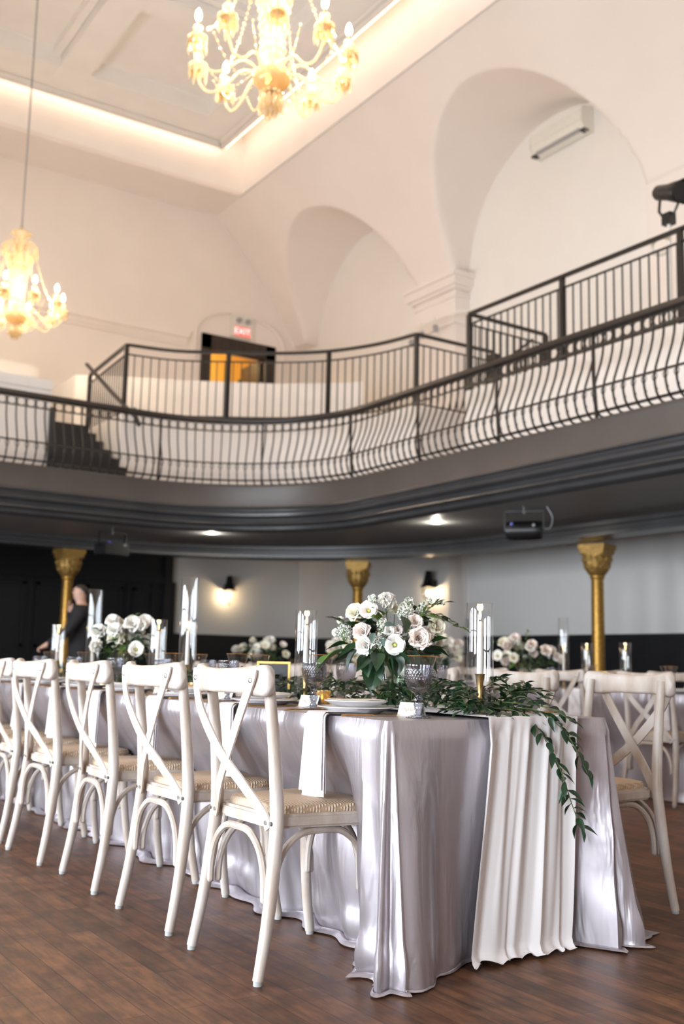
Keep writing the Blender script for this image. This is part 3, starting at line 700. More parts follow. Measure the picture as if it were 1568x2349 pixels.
# ------------------------------------------------------------------ wall air conditioner
t = thing('air_conditioner', 'white wall-mounted air conditioner high on the right wall under the vault', 'air conditioner', (11.98, 11.7, 9.55))
b = MB(); sec = [(0, 0), (0, 0.40), (-0.19, 0.40), (-0.24, 0.34), (-0.25, 0.14), (-0.17, 0.0)]
for y in (-0.6, 0.6): b.v += [(x, y, z) for x, z in sec]
n = len(sec); b.face(list(range(n))); b.face(list(range(n, 2*n))[::-1])
for i in range(n): b.face((i, (i+1) % n, n+(i+1) % n, n+i))
obj('body', b, M['white'], t, False, 0.015)
obj('louvre', MB().box(-0.215, -0.165, -0.5, 0.5, 0.005, 0.05), M['grey'], t, False, rot=(0, 0.0, 0))
obj('front_panel', MB().box(-0.262, -0.245, -0.58, 0.58, 0.15, 0.36), M['white'], t, False, 0.006)
for s in (-1, 1): obj('end_cap', MB().box(-0.21, -0.10, s*0.56-0.05, s*0.56+0.05, -0.012, 0.02), M['black'], t, False)
# ------------------------------------------------------------------ stage spotlight at the right edge, on a white stand
t = thing('stage_spotlight', 'black stage spotlight at the right picture edge above the guard railing', 'spotlight', (8.95, 7.2, 5.90))
b = MB().lathe([(0.12, -0.22), (0.125, -0.20), (0.11, -0.10), (0.09, 0.0), (0.085, 0.16), (0.06, 0.2), (0.0, 0.21)], 20)
rt = (math.radians(-70), 0, math.radians(-8))
obj('housing', b, M['black'], t, loc=(0, 0, 0.28), rot=rt)
obj('yoke', MB().sweep([(0.0, 0.11, 0.26), (0.0, 0.13, 0.1), (0.0, 0.08, 0.02), (0, -0.08, 0.02), (0.0, -0.13, 0.1), (0.0, -0.11, 0.26)], 0.016, n=6), M['black'], t)
obj('lens_hood', MB().lathe([(0.115, -0.225), (0.14, -0.27), (0.135, -0.27), (0.11, -0.225)], 20, cap=False), M['black'], t, loc=(0, 0, 0.28), rot=rt)
obj('clamp', MB().box(-0.05, 0.05, -0.06, 0.06, -0.1, 0.03), M['black'], t, False)
t = thing('lamp_stand', 'cream curved pipe stand under the stage spotlight', 'stand', (8.95, 7.2, 4.52))
obj('pole', MB().lathe([(0.022, 0.0), (0.022, 1.30)], 12), M['white'], t)
obj('curved_arm', MB().sweep(smooth_path([(0, 0, 0.98), (-0.03, 0.10, 0.96), (-0.04, 0.20, 1.03), (-0.04, 0.19, 1.12), (-0.02, 0.10, 1.17), (0, 0, 1.12)], 5), 0.022, n=8), M['white'], t)
obj('base', MB().lathe([(0.2, 0), (0.2, 0.02), (0.03, 0.04)], 20), M['white'], t)
# ------------------------------------------------------------------ track lights round the pilaster
t = thing('track_light', 'cream track light rail with small spot heads below the pilaster capital', 'track light', (11.45, 14.45, 7.12))
obj('track', MB().sweep(smooth_path([(-0.02, 1.0, -0.25), (-0.10, 0.9, -0.06), (-0.1, 0.5, 0.0), (-0.08, 0.0, 0.02), (-0.04, -0.7, 0.02), (0.1, -0.85, 0.0)], 5), 0.022, n=6), M['white'], t)
for y, dz in ((0.62, -0.30), (0.3, -0.22), (-0.1, -0.20)):
    h = obj('spot_head', MB().lathe([(0.05, 0), (0.05, 0.11), (0.03, 0.13), (0, 0.13)], 12), M['grey'], t, loc=(-0.1, y, dz), rot=(0.5, -0.6, 0))
    obj('arm', MB().sweep([(0, 0, 0.12), (0, 0, 0.3)], 0.008, n=6), M['white'], h)
# ------------------------------------------------------------------ exit sign with twin emergency lamps
t = thing('exit_sign', 'small red lit exit sign with twin lamp heads above the dark upper doorway', 'exit sign', (10.30, YW-0.03, 8.02))
obj('case', MB().box(-0.27, 0.27, -0.06, 0.03, 0.0, 0.52), M['white'], t, False, 0.01)
obj('sign_face', MB().box(-0.19, 0.19, -0.068, -0.058, 0.02, 0.23), M['red'], t, False)
fc = bpy.data.curves.new('sign_text', 'FONT'); fc.body = 'EXIT'; fc.size = 0.19; fc.align_x = 'CENTER'; fc.align_y = 'CENTER'; fc.extrude = 0.002
fo = bpy.data.objects.new('sign_text', fc); C.objects.link(fo)
tm = bpy.data.meshes.new_from_object(fo.evaluated_get(bpy.context.evaluated_depsgraph_get())); bpy.data.objects.remove(fo); tm.materials.clear(); tm.materials.append(M['exitw'])
obj('lettering', tm, None, t, loc=(0, -0.071, 0.125), rot=(PI/2, 0, 0))
for s in (-1, 1): obj('lamp_head', MB().lathe([(0.055, 0.0), (0.06, 0.05), (0.03, 0.09), (0, 0.1)], 12), M['grey'], t, loc=(s*0.11, -0.15, 0.36), rot=(-PI/2, 0, 0))
# ------------------------------------------------------------------ monitors hung under the balcony, downlights
def speaker(label, loc, rz, curved):
    t = thing('ceiling_speaker', label, 'speaker', loc, rz, 'black speakers under the balcony')
    b = MB()
    if curved: b.grid(lambda u, v: ((-0.19+0.38*v), 0.115*math.cos(2*PI*u)*(1-0.12*abs(2*v-1)**6), -0.26+0.105*math.sin(2*PI*u)*(1-0.12*abs(2*v-1)**6)), 20, 12, True); b.face(list(range(20))[::-1]); b.face(list(range(12*20, 13*20)))
    else: b.box(-0.20, 0.20, -0.13, 0.13, -0.36, -0.20)
    obj('body', b, M['black'], t, curved, 0 if curved else 0.01)
    obj('yoke', MB().sweep([(-0.21, 0, -0.26), (-0.21, 0, -0.05), (0.21, 0, -0.05), (0.21, 0, -0.26)], [(0.02, 0.006), (0.02, -0.006), (-0.02, -0.006), (-0.02, 0.006)], up=(0, 1, 0)), M['black'], t, False)
    obj('ceiling_mount', MB().lathe([(0.014, -0.07), (0.014, 0.02)], 8), M['chrome'], t)
    obj('knob', MB().ball((0.12, -0.13, -0.22), 0.02, 8, 6), M['grey'], t)
    obj('lens', MB().ball((-0.12, -0.11, -0.20), 0.022, 8, 6), M['bluelens'], t)
    return t
speaker('black box speaker hung under the balcony above the panelled wall', (5.09, 13.42, 2.66), 0.25, False)
t = speaker('black rounded speaker with loose cable hung under the balcony on the right', (7.83, 8.32, 2.66), -0.9, True)
obj('cable', MB().sweep(smooth_path([(0.24, 0.02, 0.0), (0.30, 0.02, -0.12), (0.27, 0.0, -0.24), (0.16, -0.02, -0.22)], 5), 0.006, n=5), M['grey'], t)
for (x, y), lab in zip(((6.32, 12.91), (7.92, 9.97)), ('small round downlight glowing left of centre in the balcony underside', 'small round downlight glowing left of the rounded speaker')):
    t = thing('downlight', lab, 'downlight', (x, y, 2.655), 0, 'balcony downlights')
    obj('trim_ring', MB().lathe([(0.05, 0.005), (0.062, 0.0), (0.062, 0.02)], 20, cap=False), M['white'], t)
    obj('lamp', MB().lathe([(0.0, 0.004), (0.048, 0.004), (0.048, 0.012)], 20), M['spot'], t)
    point_light('downlight_beam', (x, y, 2.60), 9, (1, 0.92, 0.78), 0.03)
# ------------------------------------------------------------------ wall sconces
def sconce(label, loc, rz):
    t = thing('wall_sconce', label, 'wall light', loc, rz, 'lit black wall sconces')
    obj('back_plate', MB().box(-0.04, 0.04, -0.03, 0.0, 0.0, 0.14), M['black'], t, False, 0.005)
    obj('tapered_hood', MB().lathe([(0.045, 0.31), (0.06, 0.30), (0.075, 0.20), (0.105, 0.08), (0.15, 0.02), (0.165, 0.0), (0.14, 0.0)], 8, (0, -0.17, 0.0)), M['black'], t, False)
    g = obj('glass_shade', MB().lathe([(0.12, 0.0), (0.135, -0.05), (0.11, -0.17), (0.06, -0.25), (0.0, -0.27)], 8, (0, -0.17, 0), cap=False), M['crystal'], t, False)
    obj('cage', MB().sweep([(0.136, -0.17, -0.05), (0.112, -0.17, -0.17), (0.06, -0.17, -0.255), (-0.06, -0.17, -0.255), (-0.112, -0.17, -0.17), (-0.136, -0.17, -0.05)], 0.006, n=5), M['black'], t)
    obj('finial', MB().ball((0, -0.17, -0.29), 0.022, 8, 6), M['black'], t)
    obj('bulb', MB().ball((0, -0.17, -0.10), 0.034, 10, 8, (1, 1, 1.3)), M['sconce_bulb'], t)
    obj('arm', MB().sweep([(0, 0, 0.08), (0, -0.17, 0.08)], 0.012, n=6), M['black'], t)
    return t
M['sconce_bulb'] = emis('sconce_bulb', (1.0, 0.74, 0.42), 170.0)
P = Proto(sconce('x', (0, 0, 0), 0))
P.place((10.15, YW-0.05, 2.40), 0, 'lit black sconce on the back wall between the tall tubes and the panelling')
P.place((XW-0.02, 15.08, 2.33), PI/2*3, 'lit black sconce on the right wall just behind the big white bouquet')
tag(obj('wall_switch', MB().box(XW-0.03, XW, 14.15, 14.28, 1.55, 1.75), M['grey'], None, False, 0.004), 'small grey switch plate on the pale wall right of the sconce', 'switch')
# ------------------------------------------------------------------ long tables under satin cloths
def drape(x0, x1, y0, y1, zt, offs, ds=0.02, nv=44, rc=0.03):
    """cloth: flat top and a hanging skirt. offs(side, along, t) -> (outward, sideways, dz) with t 0 at the edge, 1 at the floor, >1 lying on the floor"""
    per = []
    def seg(a, b, nrm, side):
        L = math.hypot(b[0]-a[0], b[1]-a[1]); n = max(1, int(L/ds))
        for i in range(n): per.append((Vector((lerp(a[0], b[0], i/n), lerp(a[1], b[1], i/n), 0)), Vector(nrm), side))
    def arc(cx, cy, a0, side):
        n = 26
        for i in range(n):
            a = a0+PI/2*i/n; per.append((Vector((cx+rc*math.cos(a), cy+rc*math.sin(a), 0)), Vector((math.cos(a), math.sin(a), 0)), side+i/n))
    seg((x0+rc, y0), (x1-rc, y0), (0, -1, 0), 0); arc(x1-rc, y0+rc, -PI/2, 10)
    seg((x1, y0+rc), (x1, y1-rc), (1, 0, 0), 1); arc(x1-rc, y1-rc, 0, 11)
    seg((x1-rc, y1), (x0+rc, y1), (0, 1, 0), 2); arc(x0+rc, y1-rc, PI/2, 12)
    seg((x0, y1-rc), (x0, y0+rc), (-1, 0, 0), 3); arc(x0+rc, y0+rc, PI, 13)
    N = len(per); mb = MB()
    mb.v.append(((x0+x1)/2, (y0+y1)/2, zt))
    rows = [(-0.02, 0)]+[(j/nv*1.14, 1) for j in range(0, nv+1)]
    for j, (t, k) in enumerate(rows):
        for p, n, side in per:
            if not k: q = p-n*0.018; mb.v.append((q.x, q.y, zt)); continue
            o, sdw, dz = offs(side, p, n, t)
            tv = Vector((-n.y, n.x, 0)); q = p+n*o+tv*sdw
            e = 0.012*(1-sstep(0, 0.05, t))
            z = zt*(1-min(t, 1.0)) if t > 0 else zt
            z = z-0.004*sstep(0, .02, t)+dz
            mb.v.append((q.x-n.x*e, q.y-n.y*e, max(0.004, z)))
    for j in range(len(rows)-1):
        for i in range(N): mb.face((1+j*N+i, 1+j*N+(i+1) % N, 1+(j+1)*N+(i+1) % N, 1+(j+1)*N+i))
    for i in range(N): mb.face((0, 1+(i+1) % N, 1+i))
    return mb
TX0, TX1, TY0, TY1, ZT = 1.865, 2.835, 2.575, 9.2, 0.76
SEATS = [3.0, 3.64, 4.34, 5.03, 5.65, 6.30, 6.95, 7.6]
def fold(a, seed):      # irregular, sharp crested folds
    x = a+0.25*noise.noise(Vector((a*1.3, seed, 0)))
    s = math.sin(x); return (1-abs(s))**1.6*1.5-0.45
def offs1(side, p, n, t):
    tt = min(t, 1.0); ex = max(0.0, t-1.0)
    dz = 0.0; sd = 0.0
    if side == 3 or side == 13.0:            # long side where the chairs push it in
        y = p.y; w = sstep(2.72, 2.95, y)
        o = lerp(-0.03*tt, -0.17*sstep(0.0, 0.5, tt)-0.055*sstep(.5, 1, tt), w)
        amp = lerp(0.012, 0.040, sstep(0.15, 0.95, tt))
        o += amp*(0.7*math.sin(y*11+1.5*noise.noise(Vector((y*2, tt*1.2, 3))))+0.5*noise.noise(Vector((y*7, tt*2.2, 7)))+0.5*math.sin(y*23+tt*2))*lerp(0.6, 1, w)
        if w < 1: o += (1-w)*0.045*tt*fold(PI*(y-2.60)/0.11, 2)
    elif side == 0:                          # near end: smooth in the middle, folds at its right
        x = p.x
        K = ((1.865, 0.055), (1.93, 0.075), (1.985, 0.06), (2.08, -0.005), (2.27, -0.075), (2.5, -0.075), (2.695, -0.095), (2.785, 0.055), (2.805, 0.05), (2.84, 0.03))
        for (xa, oa), (xb, ob) in zip(K, K[1:]):
            if x <= xb or xb == 2.84: o = lerp(oa, ob, (x-xa)/(xb-xa) if xa == 2.695 else sstep(xa, xb, x))*tt**(1.1 if x < 2.6 else 0.6); break
        o += 0.004*math.sin(x*30)*tt+0.012*sstep(0, .3, tt)*math.sin(PI*min(1, max(0, (x-1.87)/0.2)))
        o += 0.010*noise.noise(Vector((x*9, tt*5, 5)))*sstep(0.3, 0.6, tt)*sstep(2.55, 2.7, x)
    elif side >= 13:                         # near left corner: a bundle of hanging folds
        f = side-13
        o = lerp(-0.03, 0.055, f)*tt**1.15+0.05*tt**0.85*math.sin(PI*f)+0.026*tt**0.8*math.cos(2*PI*f*2.0+0.6)
        o += 0.03*ex
    elif 10 <= side < 11:                    # near right corner
        f = side-10
        o = lerp(0.05, 0.17, f)*tt**1.3+0.05*tt*math.cos(2*PI*f*2.0+0.4)-0.05*tt*math.cos(.4)
    else:
        a = p.x+p.y; o = 0.04*tt+0.035*tt*math.sin(a*12+noise.noise(Vector((a, 1, 1))))
        if side == 1: o += 0.12*math.exp(-((p.y-TY0)/0.25)**2)*tt**1.3
    # cloth resting on the floor
    if ex > 0:
        a = p.x*1.0+p.y
        L = 0.42+0.5*noise.noise(Vector((p.x*2.2, p.y*2.2, 2)))
        if side >= 10: L *= 0.45
        if side in (0,): L *= 0.12 if p.x < 2.6 else 0.5
        o += ex*L; dz += 0.010+0.022*math.sin(PI*min(1, ex/0.14))*(0.6+0.6*noise.noise(Vector((p.x*6, p.y*6, 4))))
    if 0.82 < tt <= 1.0 and side != 0: o += 0.02*math.sin((tt-0.82)/0.18*PI)*(0.5+noise.noise(Vector((p.x*5, p.y*5, 1))))
    return o, sd, dz
t = obj('tablecloth', drape(TX0, TX1, TY0, TY1, ZT, offs1), M['satin'])
tag(t, 'lavender grey satin cloth draped to the floor over the long front table', 'tablecloth')
tb = thing('banquet_table', 'long folding table hidden under the front satin cloth', 'table', ((TX0+TX1)/2, (TY0+TY1)/2, 0))
obj('tabletop', MB().box(-0.46, 0.46, -3.29, 3.29, 0.715, 0.745), M['grey'], tb, False)
for sx in (-1, 1):
    for y in (-3.1, -1.1, 1.1, 3.1): obj('leg', MB().lathe([(0.015, 0.0), (0.015, 0.715)], 8), M['black'], tb, loc=(sx*0.2, y, 0))
T2X0, T2X1, T2Y0, T2Y1 = 6.15, 7.1, 3.7, 12.6
def offs2(side, p, n, t):
    tt = min(t, 1.0); a = p.x*1.7+p.y
    o = 0.02*tt+0.035*tt*math.sin(a*9+1.5*noise.noise(Vector((a, 1, 1))))+max(0, t-1)*0.4
    if side == 3: o -= 0.12*sstep(0, 0.6, tt)
    return o, 0, 0.01 if t > 1 else 0
t = obj('tablecloth', drape(T2X0, T2X1, T2Y0, T2Y1, ZT, offs2, ds=0.05, nv=18), M['satin'])
tag(t, 'lavender grey satin cloth over the second long table, behind the front one', 'tablecloth')
tb = thing('banquet_table', 'long folding table hidden under the second satin cloth', 'table', ((T2X0+T2X1)/2, (T2Y0+T2Y1)/2, 0))
obj('tabletop', MB().box(-0.45, 0.45, -4.4, 4.4, 0.715, 0.745), M['grey'], tb, False)
for sx in (-1, 1):
    for y in (-4.2, -1.4, 1.4, 4.2): obj('leg', MB().lathe([(0.015, 0.0), (0.015, 0.715)], 8), M['black'], tb, loc=(sx*0.2, y, 0))
# ------------------------------------------------------------------ white runner along the table and down its end
RX0, RX1 = 2.225, 2.635
def runner():
    mb = MB(); nu, nv = 90, 60
    def fn(u, v):
        x = lerp(RX0, RX1, u)
        gather = lerp(0.82, 1.0, sstep(0.25, 0.5, v))
        fo = 0.5*math.sin(u*31+0.9*math.sin(v*3))+0.5*math.sin(u*17+1.3+v*1.2)+0.25*math.sin(u*57+v*2)
        if v < 0.35:
            y = lerp(TY1-0.3, TY0, v/0.35); z = ZT+0.004+0.006*(1+fo)*0.5
            if v > 0.33: z += 0.012*(1+fo)*sstep(.33, .35, v)
            return ((RX0+RX1)/2+(x-(RX0+RX1)/2)*0.95, y, z)
        t = (v-0.35)/0.65
        q = min(1.0, t/0.97)
        z = max(0.008, (ZT+0.01)*(1-q))
        cx = (RX0+RX1)/2-0.004*q
        wd = lerp(0.96, 1.10, sstep(0, 1, q))
        oy = 0.026-0.062*q+0.027*fo*sstep(0.0, 0.12, q)*lerp(1.0, 0.8, q)+0.012*math.exp(-((q-0.02)/0.05)**2)
        if t > 0.93: oy += (t-0.93)/0.07*0.03
        xx = cx+(x-cx)*wd+0.010*math.sin(u*24+1)*q
        if z < 0.05: z += 0.012*abs(math.sin(u*26))
        return (xx, TY0-oy, z)
    mb.grid(fn, nu, nv); return mb
tag(obj('table_runner', runner(), M['chiffon']), 'white chiffon runner falling in folds down the near end of the front table', 'table runner')
# ------------------------------------------------------------------ cross-back chairs (local: sitter faces +Y)
def make_chair():
    t = thing('dining_chair', 'x', 'chair', (0, 0, 0), 0, 'whitewashed cross-back chairs')
    W = M['chair']
    for s in (-1, 1):
        pts = smooth_path([(s*0.222, -0.250, 0.012), (s*0.213, -0.215, 0.2), (s*0.203, -0.193, 0.4), (s*0.198, -0.190, 0.5), (s*0.196, -0.205, 0.68), (s*0.195, -0.232, 0.885)], 5)
        rad = [lerp(0.0165, 0.0215, sstep(0, 0.35, p.z)) if p.z < 0.5 else lerp(0.0215, 0.0175, (p.z-0.5)/0.38) for p in pts]
        l = obj('rear_leg', MB().sweep(pts, rad, n=12), W, t)
        obj('foot', MB().lathe([(0.014, 0.0), (0.014, 0.014)], 10), M['rubber'], l, loc=(s*0.222, -0.250, 0))
        sc = MB().lathe([(0.007, 0.0), (0.006, 0.003)], 10); obj('screw', sc, M['screw'], l, loc=(s*0.203, -0.213, 0.448), rot=(PI/2, 0, 0))
        pts = smooth_path([(s*0.205, 0.190, 0.012), (s*0.196, 0.168, 0.14), (s*0.186, 0.152, 0.30), (s*0.182, 0.148, 0.44)], 5)
        l = obj('front_leg', MB().sweep(pts, [lerp(0.0165, 0.0195, p.z/0.44) for p in pts], n=12), W, t)
        obj('foot', MB().lathe([(0.014, 0.0), (0.014, 0.014)], 10), M['rubber'], l, loc=(s*0.205, 0.190, 0))
    def outline(k=1.0, n=7):
        P = []; cs = ((0.222, 0.205, 0.09), (-0.222, 0.205, 0.09), (-0.188, -0.195, 0.05), (0.188, -0.195, 0.05))
        for (cx, cy, r), a0 in zip(cs, (0, PI/2, PI, 1.5*PI)):
            sx = 1 if cx > 0 else -1; sy = 1 if cy > 0 else -1
            for i in range(n+1):
                a = a0+PI/2*i/n; P.append((k*(cx-sx*r+r*math.cos(a)), k*(cy-sy*r+r*math.sin(a))))
        return P
    obj('seat', MB().prism(outline(), 0.428, 0.470), W, t, True, 0.008)
    cu = MB(); prof = [(0.90, 0.468), (0.915, 0.480), (0.89, 0.493), (0.75, 0.499), (0.4, 0.5005)]
    b = len(cu.v)
    for k, z in prof: cu.v += [(x, y+0.004, z) for x, y in outline(k)]
    n = len(outline())
    for j in range(len(prof)-1):
        for i in range(n): cu.face((j*n+i, j*n+(i+1) % n, (j+1)*n+(i+1) % n, (j+1)*n+i))
    cu.face([4*n+i for i in range(n)])
    obj('woven_seat_pad', cu, M['rattan'], t)
    # curved top rail
    N = 60; pts = []; scl = []
    for i in range(N+1):
        q = -1+2*i/N; pts.append((q*0.245, -0.300+0.062*abs(q)**2.2, 0.868+0.004*abs(q)))
        e = 1.0 if abs(q) < 0.88 else math.sqrt(max(0.02, 1-((abs(q)-0.88)/0.12)**2.4))
        hb = lerp(0.86, 1.10, sstep(0.3, 0.9, abs(q)))
        scl.append((hb*e, e*lerp(0.9, 1.35, sstep(0.4, 0.85, abs(q)))))
    sec = rrect(0.044, 0.0155, 0.0145, 4)
    obj('top_rail', MB().sweep(pts, sec, up=(0, 0, 1), scl=scl), W, t)
    # crossed straps
    for s in (-1, 1):
        pts = smooth_path([(s*0.196, -0.283, 0.905), (s*0.190, -0.288, 0.87), (s*0.130, -0.292+s*0.003, 0.77), (s*0.015, -0.272+s*0.004, 0.64), (-s*0.085, -0.240, 0.545), (-s*0.150, -0.215, 0.478), (-s*0.172, -0.208, 0.447), (-s*0.182, -0.206, 0.432)], 6)
        ups = [(0, 1, 0)]*len(pts)
        k = len(pts); sc = []
        for i in range(k):
            d = min(i, k-1-i)*0.016
            sc.append((1.0, max(0.45, min(1.0, math.sqrt(max(0.05, 1-(1-min(1, d/0.02))**2))))))
        st = obj('cross_strap', MB().sweep(pts, [(0.003, 0.020), (-0.003, 0.020), (-0.003, -0.020), (0.003, -0.020)], up=ups, scl=sc), W, t, False)
        obj('bolt', MB().lathe([(0.0085, 0), (0.0085, 0.003), (0.005, 0.005)], 10), M['screw'], st, loc=(s*0.190, -0.2905, 0.872), rot=(PI/2, 0, 0))
        obj('bolt', MB().lathe([(0.0065, 0), (0.0065, 0.003)], 10), M['screw'], st, loc=(-s*0.170, -0.2115, 0.448), rot=(PI/2, 0, 0))
    # bentwood arches under the seat
    def arch(p0, p1, zt=0.415, zb=0.225):
        p0 = Vector(p0); p1 = Vector(p1); Q = []
        for f, z in ((0, zb), (0.015, lerp(zb, zt, 0.35)), (0.10, lerp(zb, zt, 0.72)), (0.28, lerp(zb, zt, 0.965)), (0.5, zt), (0.72, lerp(zb, zt, 0.965)), (0.90, lerp(zb, zt, 0.72)), (0.985, lerp(zb, zt, 0.35)), (1, zb)):
            p = p0.lerp(p1, f); Q.append((p.x, p.y, z))
        m = MB().sweep(smooth_path(Q, 4), 0.0115, n=8)
        for p in (p0, p1): m.ball((p.x, p.y, zb), 0.0115, 8, 6)
        return m
    for s in (-1, 1): obj('side_arch', arch((s*0.181, -0.185, 0), (s*0.163, 0.160, 0)), W, t)
    obj('rear_arch', arch((-0.178, -0.214, 0), (0.178, -0.214, 0)), W, t)
    obj('front_arch', arch((-0.158, 0.145, 0), (0.158, 0.145, 0)), W, t)
    return t
CH = Proto(make_chair())
jit = random.Random(3)
for i, y in enumerate(SEATS):
    lab = ('whitewashed cross-back chair nearest the camera on the left side of the front table' if i == 0 else
           'whitewashed cross-back chair, %s from the near end on the left side of the front table' % ORD[i])
    CH.place((1.815+jit.uniform(-0.01, 0.03)*(i > 0), y, 0), -PI/2+jit.uniform(-0.05, 0.05)*(i > 0), lab)
for i, y in enumerate(SEATS):
    lab = ('whitewashed cross-back chair at the near right corner of the front table' if i == 0 else
           'whitewashed cross-back chair, %s from the near end on the right side of the front table' % ORD[i])
    CH.place((3.165+(0.0 if i == 0 else jit.uniform(-.03, .02)), y+0.02, 0), PI/2+(-0.03 if i == 0 else jit.uniform(-.08, .04)), lab)
S2 = [4.28, 5.1, 5.95, 6.75, 7.55, 8.35, 9.15, 9.95, 10.75]
for i, y in enumerate(S2):
    CH.place((6.2+jit.uniform(-.03, .03), y, 0), -PI/2+jit.uniform(-.1, .1), 'cross-back chair on the near side of the second table, %s from the right picture edge' % ORD[i])
for i, y in enumerate((5.3, 6.25, 7.1, 8.0, 9.0)):
    CH.place((7.4+jit.uniform(-.03, .03), y, 0), PI/2+jit.uniform(-.1, .1), 'cross-back chair on the far side of the second table, %s from the right picture edge' % ORD[i])
# ------------------------------------------------------------------ place settings
def make_plate():
    t = thing('dinner_plate', 'x', 'plate', (0, 0, 0), 0, 'white dinner plates')
    t = obj('dinner_plate', MB().lathe([(0.0, 0.006), (0.075, 0.006), (0.085, 0.009), (0.105, 0.018), (0.132, 0.024), (0.134, 0.021), (0.10, 0.010), (0.085, 0.002), (0.08, 0.0), (0.0, 0.0)], 48), M['china'])
    return tag(t, 'x', 'plate', 'white dinner plates')
def drop_empty(name):
    for o in [o for o in C.objects if o.type == 'EMPTY' and o.name.startswith(name) and not o.children]: bpy.data.objects.remove(o)
PL = Proto(make_plate()); drop_empty('dinner_plate'); PL.root.name = 'dinner_plate'
sp = tag(obj('salad_plate', MB().lathe([(0.0, 0.005), (0.065, 0.005), (0.075, 0.010), (0.108, 0.020), (0.110, 0.017), (0.078, 0.004), (0.07, 0.0), (0.0, 0.0)], 40), M['china']), 'x', 'plate', 'white salad plates')
SPL = Proto(sp)
mc = tag(obj('menu_card', MB().box(-0.05, 0.05, -0.085, 0.085, 0, 0.0012), M['paper'], None, False), 'x', 'card', 'menu cards')
obj('lettering', MB().box(-0.03, 0.03, -0.05, -0.047, 0.0012, 0.0015).box(-0.025, 0.025, -0.02, -0.018, 0.0012, 0.0015).box(-0.03, 0.03, 0.01, 0.012, 0.0012, 0.0015).box(-0.02, 0.02, 0.04, 0.042, 0.0012, 0.0015), M['ink'], mc, False)
MC = Proto(mc)
def napkin_mesh():
    mb = MB()
    for lay, (wx, ln, dx) in enumerate(((0.062, 0.245, 0.0), (0.058, 0.255, 0.006), (0.060, 0.235, -0.004))):
        o = 0.004*lay
        def fn(u, v):
            x = (u-0.5)*2
            if v < 0.3: return (x*wx*0.9+dx, lerp(0.16, 0.0, v/0.3), 0.003+o+0.003*math.sin(u*5)*v)
            a = min(1.0, (v-0.3)/0.08)
            yy = -0.014*math.sin(a*PI/2)-o; zz = -0.014*(1-math.cos(a*PI/2))+0.003+o*(1-a)
            q = max(0.0, (v-0.38)/0.62)
            return (x*wx*lerp(0.9, 1.15, q)+dx+0.012*q, yy-0.012*q-0.005*math.sin(u*6+lay)*q, zz-ln*q+0.012*q*u)
        mb.grid(fn, 14, 30)
    return mb
nk = tag(obj('napkin', napkin_mesh(), M['napkin']), 'x', 'napkin', 'folded napkins over the table edge')
NK = Proto(nk)
def knife_mesh(): return MB().sweep([(0, -0.11, 0.004), (0, -0.10, 0.006), (0, 0.0, 0.006), (0, 0.01, 0.004), (0, 0.10, 0.004), (0, 0.115, 0.004)], [(0.003, 0.007), (0.003, -0.007), (-0.003, -0.007), (-0.003, 0.007)], up=(0, 0, 1), scl=[0.7, 1, 0.8, (0.5, 1.3), (0.4, 1.2), (0.3, 0.3)])
kn = tag(obj('table_knife', knife_mesh(), M['goldcut'], None, False), 'x', 'knife', 'gold table knives'); KN = Proto(kn)
def fork_mesh():
    m = MB().sweep([(0, -0.11, 0.004), (0, -0.09, 0.007), (0, 0.02, 0.006), (0, 0.05, 0.005), (0, 0.065, 0.004)], [(0.0025, 0.006), (0.0025, -0.006), (-0.0025, -0.006), (-0.0025, 0.006)], up=(0, 0, 1), scl=[0.6, 1.1, 0.6, 1.4, (1, 1.9)])
    for k in range(4): m.sweep([((k-1.5)*0.006, 0.062, 0.004), ((k-1.5)*0.006, 0.09, 0.008), ((k-1.5)*0.0055, 0.112, 0.012)], 0.0018, n=5)
    return m
fk = tag(obj('table_fork', fork_mesh(), M['goldcut'], None, False), 'x', 'fork', 'gold table forks'); FK = Proto(fk)
def place_card():
    m = MB(); m.v += [(-0.045, -0.02, 0), (0.045, -0.02, 0), (0.045, 0, 0.045), (-0.045, 0, 0.045), (-0.045, 0.02, 0), (0.045, 0.02, 0)]
    for dz in (0.0,): m.face((0, 1, 2, 3)); m.face((3, 2, 5, 4))
    o = tag(obj('place_card', m, M['paper'], None, False), 'x', 'card', 'folded place cards')
    pts = []
    for i in range(40):
        u = i/39; pts.append((-0.028+0.056*u, 0.004*math.sin(u*40)+0.003*math.sin(u*17)))
    q3 = [(a, -0.02+(0.022+b2)*0.02/0.045-0.0008, 0.0224+b2) for a, b2 in pts]
    obj('lettering', MB().sweep(q3, 0.0006, n=4), M['ink'], o)
    return o
PC = Proto(place_card())
